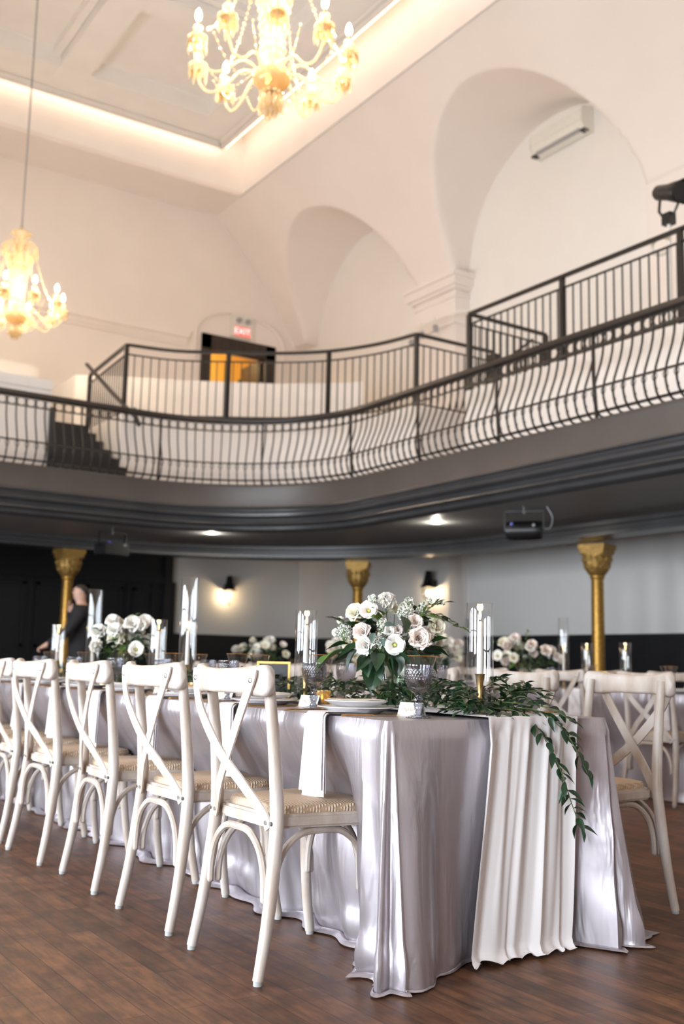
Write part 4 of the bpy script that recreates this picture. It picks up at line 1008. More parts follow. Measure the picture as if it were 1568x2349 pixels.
# glasses
def goblet():
    t = thing('goblet', 'x', 'goblet', (0, 0, 0), 0, 'smoke grey pressed glass goblets')
    n = 56; prof = [(0.014, 0.078), (0.024, 0.086), (0.035, 0.100), (0.042, 0.120), (0.0445, 0.142), (0.0445, 0.158)]
    m = MB()
    def fn(u, v):
        k = v*(len(prof)-1); i = min(int(k), len(prof)-2); f = k-i
        r = lerp(prof[i][0], prof[i+1][0], f); z = lerp(prof[i][1], prof[i+1][1], f)
        a = 2*PI*u; s = abs(math.sin(14*a+v*20))*abs(math.sin(14*a-v*20)); r += 0.0028*s*min(1, v*5)
        return (r*math.cos(a), r*math.sin(a), z)
    m.grid(fn, 112, 36, True); obj('bowl', m, M['smoke'], t)
    obj('rim', MB().lathe([(0.0445, 0.158), (0.046, 0.161), (0.0455, 0.170), (0.044, 0.170), (0.0425, 0.158), (0.040, 0.12), (0.03, 0.098), (0.0, 0.088)], n, cap=False), M['smoke'], t)
    obj('stem', MB().lathe([(0.016, 0.008), (0.010, 0.02), (0.014, 0.032), (0.017, 0.042), (0.011, 0.052), (0.015, 0.062), (0.011, 0.070), (0.018, 0.080)], 8), M['smokestem'], t, False)
    obj('foot', MB().lathe([(0.0, 0.004), (0.034, 0.001), (0.040, 0.0), (0.041, 0.003), (0.030, 0.006), (0.014, 0.010)], 32), M['smokestem'], t)
    return t
M['smokestem'] = glass('smoke_grey_solid_glass', (0.62, 0.63, 0.69), 0.85, 0.05, facet=70, ior=1.9)
GB = Proto(goblet())
def wine():
    t = thing('wine_glass', 'x', 'glass', (0, 0, 0), 0, 'gold rimmed clear glasses')
    m = MB()
    def fn(u, v):
        z = lerp(0.105, 0.20, v); r = lerp(0.012, 0.047, v**0.6)+0.004*v**4; a = 2*PI*u
        r *= 1+0.03*abs(math.sin(5*a))*(1-v)
        return (r*math.cos(a), r*math.sin(a), z)
    m.grid(fn, 60, 14, True); obj('bowl', m, M['wineglass'], t)
    obj('stem', MB().lathe([(0.008, 0.006), (0.0045, 0.02), (0.004, 0.08), (0.008, 0.098), (0.012, 0.107)], 12), M['clear'], t)
    obj('foot', MB().lathe([(0.0, 0.003), (0.036, 0.0), (0.037, 0.002), (0.01, 0.007)], 28), M['clear'], t)
    obj('gold_rim', MB().sweep([(0.0508*math.cos(2*PI*i/40), 0.0508*math.sin(2*PI*i/40), 0.1995) for i in range(40)], 0.0012, closed=True, n=5, up=(0, 0, 1)), M['goldcut'], t)
    return t
M['wineglass'] = glass('clear_cut_glass', (0.97, 0.95, 0.93), 0.92, 0.03, facet=None, ior=1.6)
WG = Proto(wine())
def votive():
    t = thing('votive_holder', 'x', 'candle holder', (0, 0, 0), 0, 'glowing glass votives')
    obj('cup', MB().lathe([(0.0, 0.003), (0.026, 0.0), (0.030, 0.005), (0.035, 0.058), (0.036, 0.062), (0.034, 0.062), (0.029, 0.008), (0.0, 0.008)], 28), M['votive'], t)
    c = obj('tealight', MB().lathe([(0.0, 0.008), (0.018, 0.008), (0.018, 0.022), (0.0, 0.022)], 16), M['wax'], t)
    obj('flame', MB().lathe([(0.0, 0.026), (0.004, 0.031), (0.0045, 0.036), (0.002, 0.045), (0.0, 0.05)], 8), M['flame'], c)
    return t
VT = Proto(votive())
side = {-1: 'left', 1: 'right'}
def setting(i, y, s, full):
    """place setting number i on side s of the front table"""
    ex = TX0 if s < 0 else TX1
    def X(d): return ex-s*d
    rz = -PI/2 if s < 0 else PI/2
    where = '%s place along the %s side of the front table' % (ORD[i], side[s])
    PL.place((X(0.175), y+0.0, ZT+0.001), 0, 'white dinner plate at the '+where)
    SPL.place((X(0.175), y+0.0, ZT+0.0255), 0, 'smaller white plate stacked at the '+where)
    if full:
        MC.place((X(0.175), y+0.0, ZT+0.0472), rz+0.1*(i % 3-1), 'cream menu card at the '+where)
    NK.place((X(0.0), y-0.05 if s < 0 else y+0.04, ZT+0.001), rz, 'pale folded napkin hanging at the '+where)
    KN.place((X(0.11), y+0.18*s, ZT), rz, 'gold knife at the '+where)
    FK.place((X(0.10), y-0.165*s, ZT), rz, 'gold fork at the '+where)
    GB.place((X(0.225), y-0.285 if s < 0 else y+0.26, ZT), 0.4*i, 'smoke grey goblet at the '+where)
    WG.place((X(0.335), y-0.16 if s < 0 else y+0.16, ZT), 0.3*i, 'gold rimmed clear glass at the '+where)
    if full: PC.place((X(0.27), y-0.19 if s < 0 else y+0.12, ZT), rz+0.35, 'folded name card at the '+where)
for i in range(7): setting(i, SEATS[i]-0.0, -1, i < 4)
for i in range(6): setting(i, SEATS[i]+0.02, 1, i < 3)
# ------------------------------------------------------------------ tall candles in glass tubes
def hurricane(h):
    n = 48; return tag(obj('glass_cylinder', MB().lathe([(0.0, 0.001), (0.043, 0.001), (0.0455, 0.004), (0.0455, h), (0.0450, h+0.0015), (0.0442, h)], n, cap=False), M['tube']), 'x', 'candle vase', 'clear glass candle cylinders')
M['tube'] = glass('tube_glass', (0.98, 0.985, 0.99), 0.97, 0.012, facet=None, ior=1.8)
def holder():
    t = thing('candlestick', 'x', 'candlestick', (0, 0, 0), 0, 'brass candlesticks inside glass cylinders')
    obj('base', MB().lathe([(0.028, 0.0), (0.028, 0.006), (0.010, 0.014), (0.007, 0.03)], 20), M['brass'], t)
    obj('socket', MB().lathe([(0.007, 0.03), (0.006, 0.05), (0.010, 0.058), (0.007, 0.068), (0.012, 0.11), (0.0165, 0.135), (0.019, 0.140), (0.0125, 0.140), (0.0115, 0.11)], 20), M['brass'], t)
    return t
def taper(h):
    t = thing('taper_candle', 'x', 'candle', (0, 0, 0), 0, 'lit white taper candles')
    obj('wax_body', MB().lathe([(0.0, 0.0), (0.0115, 0.0), (0.0105, h*0.6), (0.0085, h-0.004), (0.006, h), (0.0, h-0.001)], 18), M['wax'], t)
    obj('wick', MB().lathe([(0.001, h-0.002), (0.001, h+0.008)], 6), M['wick'], t)
    obj('flame', MB().lathe([(0.0, h+0.004), (0.0042, h+0.012), (0.0052, h+0.020), (0.0036, h+0.034), (0.0012, h+0.048), (0.0, h+0.055)], 12), M['flame'], t)
    return t
HS, HT = Proto(hurricane(0.38)), Proto(hurricane(0.60)); HO = Proto(holder()); CS = Proto(taper(0.205))
def candle(x, y, z, tall, lab, lit=True):
    (HT if tall else HS).place((x, y, z+0.001), 0, '%s clear candle cylinder %s' % ('tall' if tall else 'short', lab))
    HO.place((x, y, z+0.004), 0, 'brass candlestick in the %s glass %s' % ('tall' if tall else 'short', lab))
    CS.place((x, y, z+0.115), 0, 'lit white taper in the %s glass %s' % ('tall' if tall else 'short', lab))
    point_light('candle_glow', (x, y, z+0.115+0.245), 0.3, (1, 0.66, 0.34), 0.012)
candle(2.35, 2.715, ZT, 0, 'right of the big bouquet, nearest the camera')
candle(2.25, 3.68, ZT, 0, 'left of the big bouquet')
candle(2.36, 5.05, ZT, 1, 'between the two front table bouquets')
candle(2.30, 5.30, ZT, 0, 'beside the tall one between the front table bouquets')
candle(2.36, 6.46, ZT, 1, 'in front of the man in black')
candle(2.26, 6.85, ZT, 0, 'left of the tall one near the man')
candle(6.62, 6.55, ZT, 1, 'left of the gold column on the second table')
candle(6.62, 6.28, ZT, 0, 'by the second table column')
candle(6.62, 5.86, ZT, 0, 'right of the gold column on the second table')
for x, y, lab in ((2.2, 3.47, 'beside the grey goblet left of the big bouquet'), (2.5, 4.42, 'behind the nearest chair back, mid table'), (2.2, 4.62, 'behind the top rail of the second chair'), (2.22, 6.2, 'in front of the farther bouquet')):
    VT.place((x, y, ZT+0.001), 0, 'gold glass votive with a small flame '+lab)
    point_light('votive_glow', (x, y, ZT+0.04), 0.07, (1, 0.66, 0.3), 0.01)
# framed black sign on the front table, small framed card on the second
def sign(name, label, loc, rz, w, h, board):
    t = thing(name, label, 'sign', loc, rz)
    fr = MB(); b2 = 0.010
    fr.box(-w/2, w/2, -0.008, 0.006, h-b2, h).box(-w/2, w/2, -0.008, 0.006, 0, b2).box(-w/2, -w/2+b2, -0.008, 0.006, b2, h-b2).box(w/2-b2, w/2, -0.008, 0.006, b2, h-b2)
    f = obj('frame', fr, M['frame'], t, False, 0.001); p = obj('panel', MB().box(-w/2+b2, w/2-b2, -0.003, 0.003, b2, h-b2), board, t, False)
    st = obj('easel_leg', MB().sweep([(0, 0.004, h*0.8), (0, 0.07, 0.0)], [(0.002, 0.012), (0.002, -0.012), (-0.002, -0.012), (-0.002, 0.012)], up=(1, 0, 0)), M['frame'], t, False)
    return t
sign('table_sign', 'black table sign in a gold frame standing in the garland behind the nearest chair', (2.34, 4.1, ZT), -0.62, 0.15, 0.17, M['slate'])
t = sign('table_sign', 'small cream card in a gold frame on the second table beside the gold column', (6.5, 6.02, ZT), -0.95, 0.11, 0.145, M['paper'])
# ------------------------------------------------------------------ flowers
def petal(w, l, cup, curl):
    def fn(u, v):
        s = (u-0.5)*2; wv = w*(0.18+0.82*math.sin(min(1.0, v*1.08)*PI*0.56)**0.8)
        return (s*wv, -(cup*(1-s*s*0.7))*math.sin(v*PI*0.55)+curl*v**4*(0.6+0.4*(1-s*s))-0.38*w*(1-s*s)*(0.4+0.6*v), l*(v-0.30*s*s*v*v))
    return fn
def bloom_mesh(kind, seed):
    r = random.Random(seed); m = MB()
    if kind == 'rose':
        rings = [(3, 0.12, 0.50, 0.05, 0.0), (4, 0.24, 0.62, 0.10, 0.02), (5, 0.36, 0.72, 0.16, 0.08), (6, 0.46, 0.74, 0.24, 0.2), (6, 0.52, 0.66, 0.36, 0.36)]
    elif kind == 'ranunculus':
        rings = [(5, 0.20, 0.62, 0.02, -0.20), (6, 0.32, 0.70, 0.06, -0.16), (7, 0.42, 0.74, 0.12, -0.1), (8, 0.48, 0.72, 0.22, 0.0), (8, 0.52, 0.64, 0.34, 0.1)]
    else:
        rings = [(5, 0.42, 0.72, 0.26, 0.30), (5, 0.46, 0.74, 0.34, 0.42)]
    for k, (n, w, l, lean, curl) in enumerate(rings):
        for i in range(n):
            a = 2*PI*(i+0.5*(k % 2)+r.uniform(-.1, .1))/n
            pm = MB().grid(petal(w*0.80, l*r.uniform(.93, 1.05), -lean*0.7-0.05, -curl*0.45), 8, 7)
            mt = Matrix.Rotation(a, 4, 'Z') @ Matrix.Translation((0, -0.05-0.03*k, 0)) @ Matrix.Rotation(lean*0.9, 4, 'X') if kind != 'lis' else Matrix.Rotation(a, 4, 'Z') @ Matrix.Translation((0, -0.06, 0)) @ Matrix.Rotation(lean*1.9, 4, 'X')
            m.add(pm, mt)
    m.cur = 1
    if kind == 'lis': m.ball((0, 0, 0.22), 0.09, 8, 6, (1, 1, 1.3))
    elif kind == 'ranunculus': m.ball((0, 0, 0.45), 0.16, 8, 6)
    m.cur = 2
    for i in range(5):
        a = 2*PI*i/5; m.add(MB().grid(petal(0.12, 0.4, -0.1, -0.1), 3, 3), Matrix.Rotation(a, 4, 'Z') @ Matrix.Translation((0, -0.04, -0.08)) @ Matrix.Rotation(0.7, 4, 'X'))
    return m
BLOOM = {}
for kind in ('rose', 'ranunculus', 'lis'):
    for cn in ('petal', 'blush', 'cream'):
        eye = M['ygreen'] if kind == 'lis' else M[cn]
        BLOOM[kind, cn] = bloom_mesh(kind, hash(cn) % 7 if False else len(cn)).mesh('bloom', [M[cn], eye, M['leaf3']])
def leaf_geo(l, w, fold=0.25, droop=0.15):
    m = MB(); prof = [(0, 0.05), (0.10, 0.45), (0.24, 0.85), (0.40, 1.0), (0.56, 0.93), (0.72, 0.68), (0.87, 0.32), (1, 0.0)]
    for t, k in prof:
        for s in (-1, -0.5, 0, 0.5, 1): m.v.append((s*k*w/2, t*l, (abs(s)**1.4*k*w*fold)-droop*l*t*t+0.02*w*math.sin(t*9+s*2)))
    for j in range(len(prof)-1):
        for i in range(4): m.face((j*5+i, j*5+i+1, (j+1)*5+i+1, (j+1)*5+i))
    return m
def orient(pos, d, roll_=0.0, s=1.0):
    d = Vector(d).normalized(); q = d.to_track_quat('Y', 'Z'); return Matrix.Translation(pos) @ q.to_matrix().to_4x4() @ Matrix.Rotation(roll_, 4, 'Y') @ Matrix.Scale(s, 4)
def sprig(m, path, llen, lw, n, rnd, mi=0, droop=0.15, flat=None):
    pts = smooth_path(path, 4)
    for k in range(n):
        t = (k+0.5)/n; i = min(len(pts)-2, int(t*(len(pts)-1))); p = pts[i].lerp(pts[i+1], t*(len(pts)-1)-i); d = (pts[i+1]-pts[i]).normalized()
        sd = d.cross(Vector((rnd.uniform(-.4, .4), rnd.uniform(-.4, .4), 1))).normalized()*(1 if k % 2 else -1)
        v = d*0.75+sd*0.8+Vector((rnd.uniform(-.25, .25), rnd.uniform(-.25, .25), rnd.uniform(-.1, .35)))
        m.add(leaf_geo(llen*rnd.uniform(.75, 1.15), lw*rnd.uniform(.8, 1.15), 0.22, droop*rnd.uniform(0.3, 1.6)), orient(p, v, rnd.uniform(-.5, .5)), mi)
    d = (pts[-1]-pts[-2]); m.add(leaf_geo(llen*0.9, lw*0.9), orient(pts[-1], d), mi)
    return pts
def bouquet(label, loc, blooms, rnd, R, H, nleaf, zbase, sprays=(), big=0.09, extras=()):
    """loc: the vase's base; blooms: (dx, dy, dz, size, kind, colour, facing) relative to it"""
    t = thing('flower_bouquet', label, 'bouquet', loc)
    st = MB(); neck = Vector((0, 0, zbase))
    for (dx, dy, dz, size, kind, cn, fc) in blooms:
        f = Vector(fc).normalized(); q = f.to_track_quat('Z', 'Y')
        o = obj('bloom', BLOOM[kind, cn], None, t, loc=(dx, dy, dz)); o.rotation_euler = q.to_euler(); s = size*1.95; o.scale = (s, s, s*0.9)
        a = Vector((dx, dy, dz)); st.sweep(smooth_path([a-f*0.01, a*0.5+neck*0.5-f*0.01, neck+Vector((dx*0.08, dy*0.08, 0)), Vector((-dx*0.12, -dy*0.12, 0.012))], 4), 0.0022, n=5)
    lf = MB()
    for k in range(nleaf):
        a = rnd.uniform(0, 2*PI); el = rnd.uniform(-0.5, 1.2); rr = rnd.uniform(.25, .85)
        p = Vector((R*rr*math.cos(a)*math.cos(el), R*rr*math.sin(a)*math.cos(el), zbase+0.05+H*0.75*max(-0.1, math.sin(el))*rr+0.02))
        d = Vector((math.cos(a), math.sin(a), rnd.uniform(-.6, .7)))
        lf.add(leaf_geo(big*rnd.uniform(.7, 1.25), big*0.5*rnd.uniform(.8, 1.2), 0.15, 0.3), orient(p, d, rnd.uniform(-.8, .8)), rnd.choice((0, 0, 0, 1, 1, 2, 3)))
    for (p0, p1, p2, n) in extras: 
        pts = sprig(lf, [p0, p1, p2], 0.045, 0.02, n, rnd, rnd.choice((0, 1, 2))); st.sweep(pts, 0.0015, n=4)
    for (p0, p1, p2, l, w, mi) in (): pass
    f = obj('foliage', lf, [M['leaf'], M['leaf2'], M['leaf3'], M['euca']], t)
    obj('stems', st, M['stem'], t)['kind'] = 'stuff'
    for (cx, cy, cz, r) in sprays:      # clusters of tiny filler blossom
        fm = MB(); n = int(420*r/0.03)
        for k in range(n):
            v = Vector((rnd.gauss(0, 1), rnd.gauss(0, 1), rnd.gauss(0, 1))).normalized()*r*rnd.uniform(.3, 1)
            fm.cur = 0 if rnd.random() < .7 else 1
            fm.ball((cx+v.x, cy+v.y, cz+v.z*1.1), rnd.uniform(.0016, .0030), 4, 3)
        fm.cur = 1
        for k in range(14):
            v = Vector((rnd.gauss(0, 1), rnd.gauss(0, 1), rnd.gauss(0, 1))).normalized()*r*.9
            fm.sweep([(cx, cy, cz-r*1.4), (cx+v.x, cy+v.y, cz+v.z)], 0.0009, n=3)
        obj('filler_blossom', fm, [M['petal'], M['leaf3']], t)
    return t
def vase(label, loc, h, r, fill=0.6):
    t = thing('glass_vase', label, 'vase', loc)
    obj('glass', MB().lathe([(0.0, 0.006), (r*0.78, 0.006), (r*0.86, 0.0), (r*0.95, h*0.3), (r, h), (r*0.97, h), (r*0.92, h*0.3), (r*0.8, 0.012), (0.0, 0.012)], 36, cap=False), M['vase'], t)
    obj('water', MB().lathe([(0.0, 0.013), (r*0.78, 0.013), (r*0.9, h*fill*0.6), (r*0.93, h*fill), (0.0, h*fill)], 28), M['water'], t)
    return t
VC = Vector((2.36, 3.23, ZT+0.006))
def cam_place(px, py, depth):      # where along the sight line a flower of the near bouquet stands
    q = F+R_*((px-784)/2389.4)-U_*((py-1174.5)/2389.4); return Vector((0, 0, 0.93))+q*depth
rnd = random.Random(11)
toC = Vector((-0.55, -0.83, 0.05))
bl = []
for px, py, sz, kind, cn, dd, fx, fz in (
        (885, 1387, 40, 'ranunculus', 'petal', 0.00, 0.1, 0.55), (846, 1404, 34, 'lis', 'blush', -0.02, -0.1, 0.25), (821, 1413, 40, 'rose', 'cream', 0.02, -0.5, 0.5),
        (836, 1452, 38, 'rose', 'blush', -0.06, -0.4, 0.1), (843, 1481, 38, 'rose', 'petal', -0.09, -0.4, -0.1), (803, 1478, 26, 'rose', 'cream', 0.0, -0.7, -0.1),
        (905, 1480, 36, 'lis', 'petal', -0.14, 0.0, 0.0), (956, 1467, 44, 'rose', 'blush', -0.12, 0.2, 0.1), (893, 1451, 24, 'rose', 'petal', -0.08, 0, 0.3),
        (911, 1448, 20, 'rose', 'blush', -0.08, 0.2, 0.3), (948, 1432, 32, 'rose', 'blush', -0.03, 0.3, 0.4), (988, 1441, 40, 'rose', 'cream', 0.02, 0.8, 0.25),
        (975, 1455, 28, 'rose', 'blush', 0.0, 0.6, 0.2), (905, 1404, 26, 'rose', 'cream', 0.05, 0.1, 0.7), (773, 1452, 16, 'rose', 'petal', 0.03, -0.8, 0.2), (784, 1425, 16, 'rose', 'cream', 0.05, -0.8, 0.4),
        (985, 1490, 22, 'rose', 'blush', 0.05, 0.6, -0.1), (1000, 1476, 20, 'rose', 'cream', 0.1, 0.8, 0.1), (870, 1420, 22, 'rose', 'petal', 0.1, 0, .8), (930, 1415, 24, 'rose', 'petal', 0.12, 0.2, .8)):
    p = cam_place(px, py, 3.93+dd)-VC
    bl.append((p.x, p.y, p.z, sz/2389.4*3.93*0.62, kind, cn, toC+Vector((0.83*fx, -0.55*fx, fz))))
def cp(px, py, d): return cam_place(px, py, d)-VC
spr = [(*cp(853, 1376, 3.9), 0.020), (*cp(929, 1404, 3.9), 0.036), (*cp(936, 1385, 3.95), 0.025), (*cp(790, 1448, 3.9), 0.030), (*cp(871, 1470, 3.8), 0.030), (*cp(877, 1432, 3.85), 0.022), (*cp(985, 1378, 3.95), 0.012), (*cp(1003, 1380, 3.97), 0.010), (*cp(970, 1388, 3.94), 0.013), (*cp(1016, 1383, 3.98), 0.007), (*cp(960, 1400, 3.94), 0.012)]
ext = [(cp(950, 1420, 3.9), cp(990, 1412, 3.92), cp(1058, 1440, 3.95), 10), (cp(960, 1415, 3.9), cp(985, 1395, 3.9), cp(1000, 1385, 3.9), 6), (cp(800, 1440, 3.9), cp(780, 1425, 3.9), cp(768, 1420, 3.9), 5), (cp(940, 1420, 4.0), cp(970, 1405, 4.0), cp(1015, 1415, 4.0), 7), (cp(930, 1440, 4.0), cp(960, 1395, 4.0), cp(1020, 1382, 4.0), 3)]
bq = bouquet('full bouquet of white roses and blush blooms nearest the camera in a glass vase', VC, bl, rnd, 0.19, 0.26, 70, 0.155, spr, 0.085, ext)
lf = MB()      # large drooping leaves of the near bouquet
for (a, b2, c, d, l, w, mi) in ((880, 1500, 3.82, (-0.5, -0.3, -0.75), 0.105, 0.085, 0), (850, 1500, 3.82, (-0.5, -0.4, -0.55), 0.10, 0.08, 0), (905, 1500, 3.78, (-0.1, -0.4, -0.9), 0.085, 0.06, 0), (865, 1498, 3.76, (-0.35, -0.5, -0.35), 0.09, 0.055, 0), (915, 1500, 3.75, (0.2, -0.6, -0.3), 0.085, 0.05, 0), (890, 1505, 3.76, (0.1, -0.5, -0.6), 0.075, 0.055, 0), (935, 1505, 3.80, (0.35, -0.4, -0.7), 0.09, 0.05, 0), (845, 1508, 3.80, (-0.7, -0.4, -0.3), 0.09, 0.05, 0), (940, 1495, 3.8, (0.5, -0.3, -0.8), 0.115, 0.055, 0), (830, 1480, 3.86, (-0.9, 0.3, -0.25), 0.10, 0.045, 1), (800, 1478, 3.86, (-0.9, 0.5, 0.0), 0.09, 0.04, 1),
        (795, 1490, 3.86, (-0.8, 0.5, -0.3), 0.12, 0.05, 2), (960, 1500, 3.84, (0.75, -0.4, -0.5), 0.10, 0.05, 0), (975, 1485, 3.9, (0.85, -0.5, -0.1), 0.10, 0.05, 0), (835, 1430, 3.84, (-0.3, -0.2, 0.1), 0.05, 0.036, 3), (880, 1438, 3.8, (0.5, -0.4, 0.2), 0.045, 0.036, 3), (858, 1452, 3.78, (-0.4, -0.2, -0.6), 0.04, 0.03, 3), (880, 1458, 3.78, (-0.2, -0.2, -0.8), 0.042, 0.032, 3), (820, 1490, 3.9, (-0.6, .3, -0.8), 0.09, 0.045, 3), (760, 1505, 3.95, (-0.7, 0.3, -0.5), 0.09, 0.05, 2), (870, 1520, 3.85, (-0.6, -0.2, -0.9), 0.12, 0.09, 1), (960, 1470, 3.95, (0.8, -0.4, 0.3), 0.09, 0.045, 1)):
    lf.add(leaf_geo(l, w, 0.3, 0.3), orient(cp(a, b2, c), d, random.Random(a).uniform(-.5, .5)), mi)
obj('broad_leaves', lf, [M['leaf'], M['leaf2'], M['leaf3'], M['euca']], bq)
vase('clear glass vase of stems and water under the big bouquet', VC, 0.165, 0.062, 0.7)
def far_bouquet(label, loc, W, H, cols, seed, nb=13, zb=0.14, spread=(0.55, 0.83)):
    r = random.Random(seed); bl = []
    for k in range(nb):
        u = r.uniform(-1, 1); v = r.uniform(0, 1); e = math.sqrt(max(0, 1-u*u*0.6)); dep = r.uniform(-0.5, 0.3)
        x = u*W/2*0.83-dep*0.12; y = -u*W/2*0.55-dep*0.2; z = zb+0.06+H*0.8*v*e
        bl.append((x, y, z, r.uniform(.046, .066), r.choice(('rose', 'ranunculus', 'lis', 'rose')), r.choice(cols), Vector((-0.55+0.6*u, -0.83, 0.2+0.7*v))))
    ext = [((0, 0, zb+.1), (s*W*.3*.83, -s*W*.3*.55, zb+H*.7), (s*W*.55*.83, -s*W*.55*.55, zb+H*r.uniform(.4, 1.0)), 9) for s in (-1, 1)]+[((0, 0, zb+.1), (-0.03, 0.02, zb+H*.9), (r.uniform(-.1, .1), .03, zb+H*1.2), 8)]
    sp = [(r.uniform(-.4, .4)*W*.8, r.uniform(-.2, .2)*W, zb+H*r.uniform(.3, .9), 0.025) for _ in range(3)]
    bouquet(label, loc, bl, r, W*0.42, H, 70, zb, sp, 0.08, ext)
far_bouquet('white rose bouquet at the left of the front table, in front of the black panelling', (2.42, 6.05, ZT+0.006), 0.34, 0.24, ('petal', 'petal', 'cream'), 5, 16)
vase('smoky glass vase under the left front-table bouquet', (2.42, 6.05, ZT+0.006), 0.15, 0.06)
for (x, y, W, lab, sd) in ((6.65, 7.0, 0.60, 'just left of the gold column', 21), (6.65, 8.35, 0.5, 'half hidden behind the big front bouquet', 22), (6.65, 12.0, 0.66, 'at its far end below the sconce', 23), (6.65, 9.9, 0.5, 'behind the stems of the big bouquet', 25)):
    far_bouquet('white and cream bouquet on the second table, '+lab, (x, y, ZT+0.006), W, 0.28, ('petal', 'cream', 'cream', 'blush'), sd, 17)
    vase('low glass vase on the second table, '+lab, (x, y, ZT+0.006), 0.15, 0.065)
# second table settings, blurred in the distance
for i, y in enumerate(S2):
    wh = 'on the near side of the second table, %s from the right' % ORD[i]
    PL.place((T2X0+0.19, y, ZT+0.001), 0, 'white plate '+wh)
    NK.place((T2X0, y, ZT+0.001), -PI/2, 'pale napkin hanging '+wh)
    WG.place((T2X0+0.34, y+0.2, ZT), 0, 'gold rimmed glass '+wh); GB.place((T2X0+0.28, y-0.24, ZT), 0, 'grey goblet '+wh)
for i, y in enumerate((4.7, 5.5, 6.3, 7.1, 8.0, 9.0)):
    WG.place((T2X1-0.3, y+0.1, ZT), 0, 'gold rimmed glass on the far side of the second table, %s from the right' % ORD[i])
    PL.place((T2X1-0.19, y, ZT+0.001), 0, 'white plate on the far side of the second table, %s from the right' % ORD[i])
# ------------------------------------------------------------------ garland along the front table
rnd = random.Random(4); gm = MB(); gs = MB(); cxg = 2.40
for k in range(430):
    y = lerp(2.66, 8.6, ((k+rnd.random())/430)**1.35)
    c = Vector((cxg-0.02+rnd.uniform(-.17, .2), y, ZT+rnd.uniform(.008, .075)))
    a = rnd.uniform(0, 2*PI); L = rnd.uniform(.07, .13)
    if abs(c.y-VC.y) < 0.09 and abs(c.x-VC.x) < 0.09: continue
    e = c+Vector((math.cos(a)*L*0.7, math.sin(a)*L, rnd.uniform(-.01, .06)))
    if min(c.z, e.z) < ZT+0.012: e.z = ZT+0.02
    pts = sprig(gm, [c, (c+e)/2+Vector((0, 0, .015)), e], 0.046, 0.019, 7, rnd, 0 if rnd.random() < .75 else 1, 0.1); gs.sweep(pts, 0.0014, n=4)
# trailing end over the near edge
for path, n in (([(2.38, 2.75, ZT+.03), (2.43, 2.60, ZT+.02), (2.455, 2.515, ZT-.06), (2.50, 2.49, ZT-.16), (2.535, 2.485, ZT-.25), (2.575, 2.48, ZT-.34)], 26), ([(2.42, 2.70, ZT+.03), (2.47, 2.57, ZT+.03), (2.52, 2.50, ZT-.03), (2.565, 2.48, ZT-.10), (2.60, 2.47, ZT-.17)], 17),
                ([(2.40, 2.8, ZT+.04), (2.44, 2.68, ZT+.05), (2.50, 2.56, ZT+.04), (2.56, 2.5, ZT+.0)], 12), ([(2.48, 2.85, ZT+.03), (2.50, 2.72, ZT+.08), (2.53, 2.62, ZT+.09)], 8), ([(2.42, 2.9, ZT+.03), (2.45, 2.8, ZT+.1), (2.47, 2.74, ZT+.13)], 7), ([(2.3, 2.9, ZT+.03), (2.33, 2.75, ZT+.05), (2.34, 2.63, ZT+.02), (2.31, 2.58, ZT+.015)], 10), ([(2.45, 2.9, ZT+.03), (2.52, 2.8, ZT+.03), (2.6, 2.74, ZT+.02)], 9),
                ([(2.25, 4.45, ZT+.02), (2.12, 4.35, ZT+.06), (2.02, 4.22, ZT+.085)], 7), ([(2.3, 4.2, ZT+.03), (2.24, 4.1, ZT+.09)], 4)):
    pts = sprig(gm, path, 0.058, 0.024, int(n*1.25), rnd, 0, 0.25); gs.sweep(pts, 0.0018, n=4)
g = thing('garland', 'dark green leafy garland along the front table, trailing over its near end', 'garland', (cxg, 2.6, ZT))
I = Matrix.Translation((-cxg, -2.6, -ZT))
fo = MB().add(gm, I); obj('foliage', fo, [M['leaf'], M['leaf2'], M['leaf3'], M['euca']], g)
so = MB().add(gs, I); obj('stems', so, M['stem'], g)['kind'] = 'stuff'
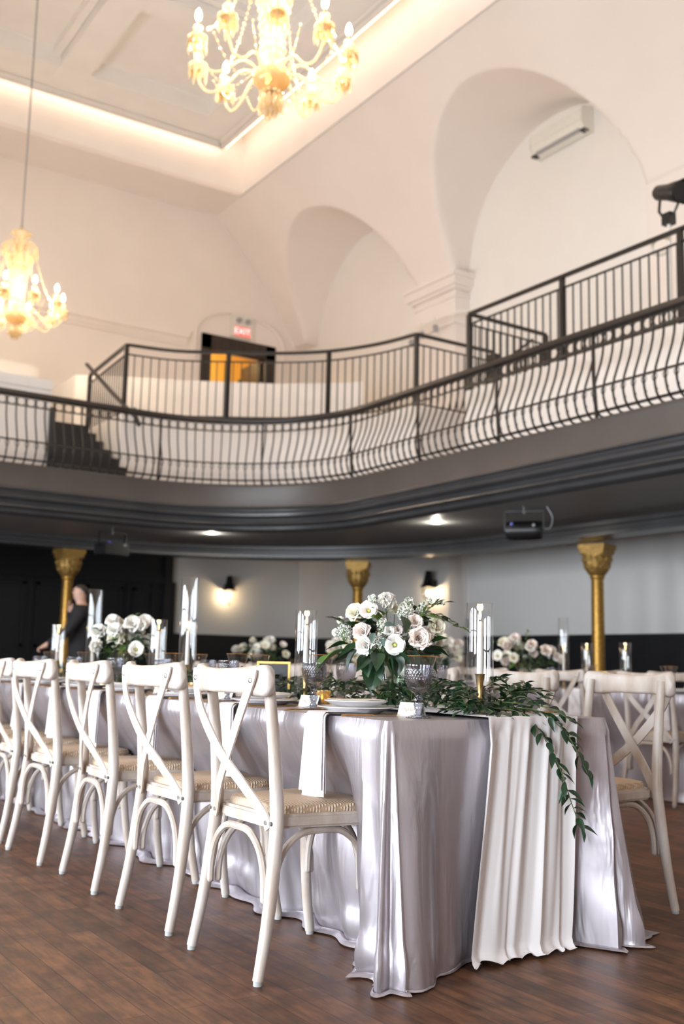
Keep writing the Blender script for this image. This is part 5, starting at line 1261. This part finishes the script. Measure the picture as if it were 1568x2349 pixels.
# ------------------------------------------------------------------ the man in black by the left column
def person(label, loc, rz):
    V = []; E = []; RD = []
    def add(p, r, par=None):
        V.append(p); RD.append(r if isinstance(r, tuple) else (r, r)); i = len(V)-1
        if par is not None: E.append((par, i))
        return i
    # local: faces -X (towards the left of the photo); +Y is his right-hand... z up
    pel = add((0, 0, 0.98), (0.155, 0.115)); wa = add((0, 0, 1.14), (0.145, 0.105), pel); ch = add((0.0, 0, 1.34), (0.165, 0.12), wa); sh = add((0.0, 0, 1.46), (0.12, 0.085), ch); nk = add((-0.015, 0, 1.545), 0.055, sh); hb = add((-0.03, 0, 1.60), 0.068, nk)
    hc = add((-0.035, 0, 1.68), (0.082, 0.098), hb); ht = add((-0.03, 0, 1.755), 0.062, hc)
    for s in (-1, 1):
        hp = add((0, s*0.095, 0.90), 0.095, pel); kn_ = add((-0.01 if s > 0 else -0.04, s*0.11, 0.50), 0.062, hp); an = add((0.02, s*0.12, 0.09), 0.043, kn_); to = add((-0.15, s*0.13, 0.035), 0.035, an)
    # one arm stretched forward and down, the other hand at the chin
    for s in (-1, 1):
        so_ = add((0, s*0.17, 1.42), 0.062, sh)
        if s < 0:
            el = add((-0.14, s*0.24, 1.20), 0.047, so_); wr = add((-0.33, s*0.22, 1.07), 0.032, el); pm = add((-0.385, s*0.215, 1.035), (0.036, 0.028), wr)
            for k in range(4):
                yk = s*0.215+(k-1.5)*0.018; f1 = add((-0.43, yk, 1.02), 0.010, pm); f2 = add((-0.44, yk, 0.99), 0.009, f1); f3 = add((-0.415, yk, 0.98), 0.008, f2)
            th = add((-0.40, s*0.215+0.035, 1.03), 0.011, pm); th2 = add((-0.43, s*0.215+0.03, 1.01), 0.009, th)
        else:
            el = add((-0.10, s*0.22, 1.19), 0.047, so_); wr = add((-0.14, s*0.10, 1.42), 0.032, el); pm = add((-0.135, s*0.055, 1.49), (0.036, 0.028), wr)
            for k in range(4):
                f1 = add((-0.15+0.0*k, s*0.045-(k-1.5)*0.016, 1.535-0.004*k), 0.010, pm); f2 = add((-0.155, s*0.02-(k-1.5)*0.016, 1.56-0.006*k), 0.009, f1); f3 = add((-0.145, s*0.0-(k-1.5)*0.014, 1.57-0.006*k), 0.008, f2)
            th = add((-0.11, s*0.03, 1.51), 0.011, pm); th2 = add((-0.115, s*0.005, 1.54), 0.009, th)
    me = bpy.data.meshes.new('body_chain'); me.from_pydata([Vector(v) for v in V], E, [])
    o = bpy.data.objects.new('body_chain', me); C.objects.link(o)
    md = o.modifiers.new('skin', 'SKIN'); md.use_smooth_shade = True
    for i, v in enumerate(me.skin_vertices[0].data): v.radius = RD[i]; v.use_root = (i == 0)
    sb = o.modifiers.new('sub', 'SUBSURF'); sb.levels = 2; sb.render_levels = 2
    dg = bpy.context.evaluated_depsgraph_get(); me2 = bpy.data.meshes.new_from_object(o.evaluated_get(dg))
    bpy.data.objects.remove(o)
    t = thing('person', label, 'person', loc, rz)
    # face: nose, brow, lips and chin drawn out of the head, ears
    bm = bmesh.new(); bm.from_mesh(me2)
    def pull(c, r, d):
        for v in bm.verts:
            k = (v.co-Vector(c)).length/r
            if k < 1: v.co += Vector(d)*(1-k)**2
    bmesh.ops.subdivide_edges(bm, edges=[e for e in bm.edges if all(v.co.z > 1.57 for v in e.verts)], cuts=1, use_grid_fill=True)
    pull((-0.125, 0, 1.668), 0.032, (-0.030, 0, -0.004)); pull((-0.118, 0, 1.705), 0.05, (-0.008, 0, 0)); pull((-0.11, 0, 1.625), 0.028, (-0.010, 0, 0)); pull((-0.105, 0, 1.595), 0.04, (-0.016, 0, 0))
    for s in (-1, 1): pull((-0.11, s*0.032, 1.688), 0.022, (0.012, 0, 0)); pull((-0.03, s*0.085, 1.665), 0.03, (0.008, s*0.018, 0))
    bm.to_mesh(me2)
    for p in me2.polygons: p.use_smooth = True
    me2.materials.clear(); me2.materials.append(M['skin'])
    body = bpy.data.objects.new('body', me2); C.objects.link(body); body.parent = t
    def shell(name, keep, d, m):
        b = bmesh.new(); b.from_mesh(me2); b.normal_update()
        bmesh.ops.delete(b, geom=[f for f in b.faces if not keep(f.calc_center_median())], context='FACES')
        if name == 'hair':      # keep the scalp only
            left = set(b.verts); best = []
            while left:
                st_ = [left.pop()]; comp = []
                while st_:
                    v = st_.pop(); comp.append(v)
                    for ed in v.link_edges:
                        w2 = ed.other_vert(v)
                        if w2 in left: left.remove(w2); st_.append(w2)
                if len(comp) > len(best): best = comp
            bs = set(best); bmesh.ops.delete(b, geom=[v for v in b.verts if v not in bs], context='VERTS')
        for v in b.verts: v.co += v.normal*d
        mm = bpy.data.meshes.new(name); b.to_mesh(mm); b.free(); mm.materials.clear(); mm.materials.append(m)
        for p in mm.polygons: p.use_smooth = True
        oo = bpy.data.objects.new(name, mm); C.objects.link(oo); oo.parent = t; so2 = oo.modifiers.new('thick', 'SOLIDIFY'); so2.thickness = 0.006; return oo
    def hand(c): return (c.x < -0.335 and c.z < 1.12) or (c.x < -0.112 and c.z > 1.445 and c.z < 1.60 and abs(c.y) < 0.09)
    shell('jacket', lambda c: 0.86 < c.z < 1.515 and not hand(c), 0.012, M['suit'])
    shell('trousers', lambda c: 0.09 < c.z < 0.98 and c.x > -0.3, 0.010, M['suit'])
    shell('shoe', lambda c: c.z < 0.12, 0.008, M['black'])
    shell('hair', lambda c: c.z > 1.715+0.9*max(0, -0.06-c.x)-1.1*max(0, c.x+0.03) and c.z > 1.60, 0.012, M['hair'])
    if False: shell('beard', lambda c: 1.575 < c.z < 1.625 and c.x < -0.05 and not hand(c), 0.004, M['hair'])
    for s in (-1, 1): obj('eye', MB().ball((-0.116, s*0.032, 1.688), 0.010, 8, 6), M['eye'], t)
    return t
M['eye'] = mat('dark_eye', (0.05, 0.035, 0.03), 0.2, var=0.1)
person('dark-haired man in black suit standing beside the left column, hand at his chin', (4.13, 11.72, 0), -0.42)
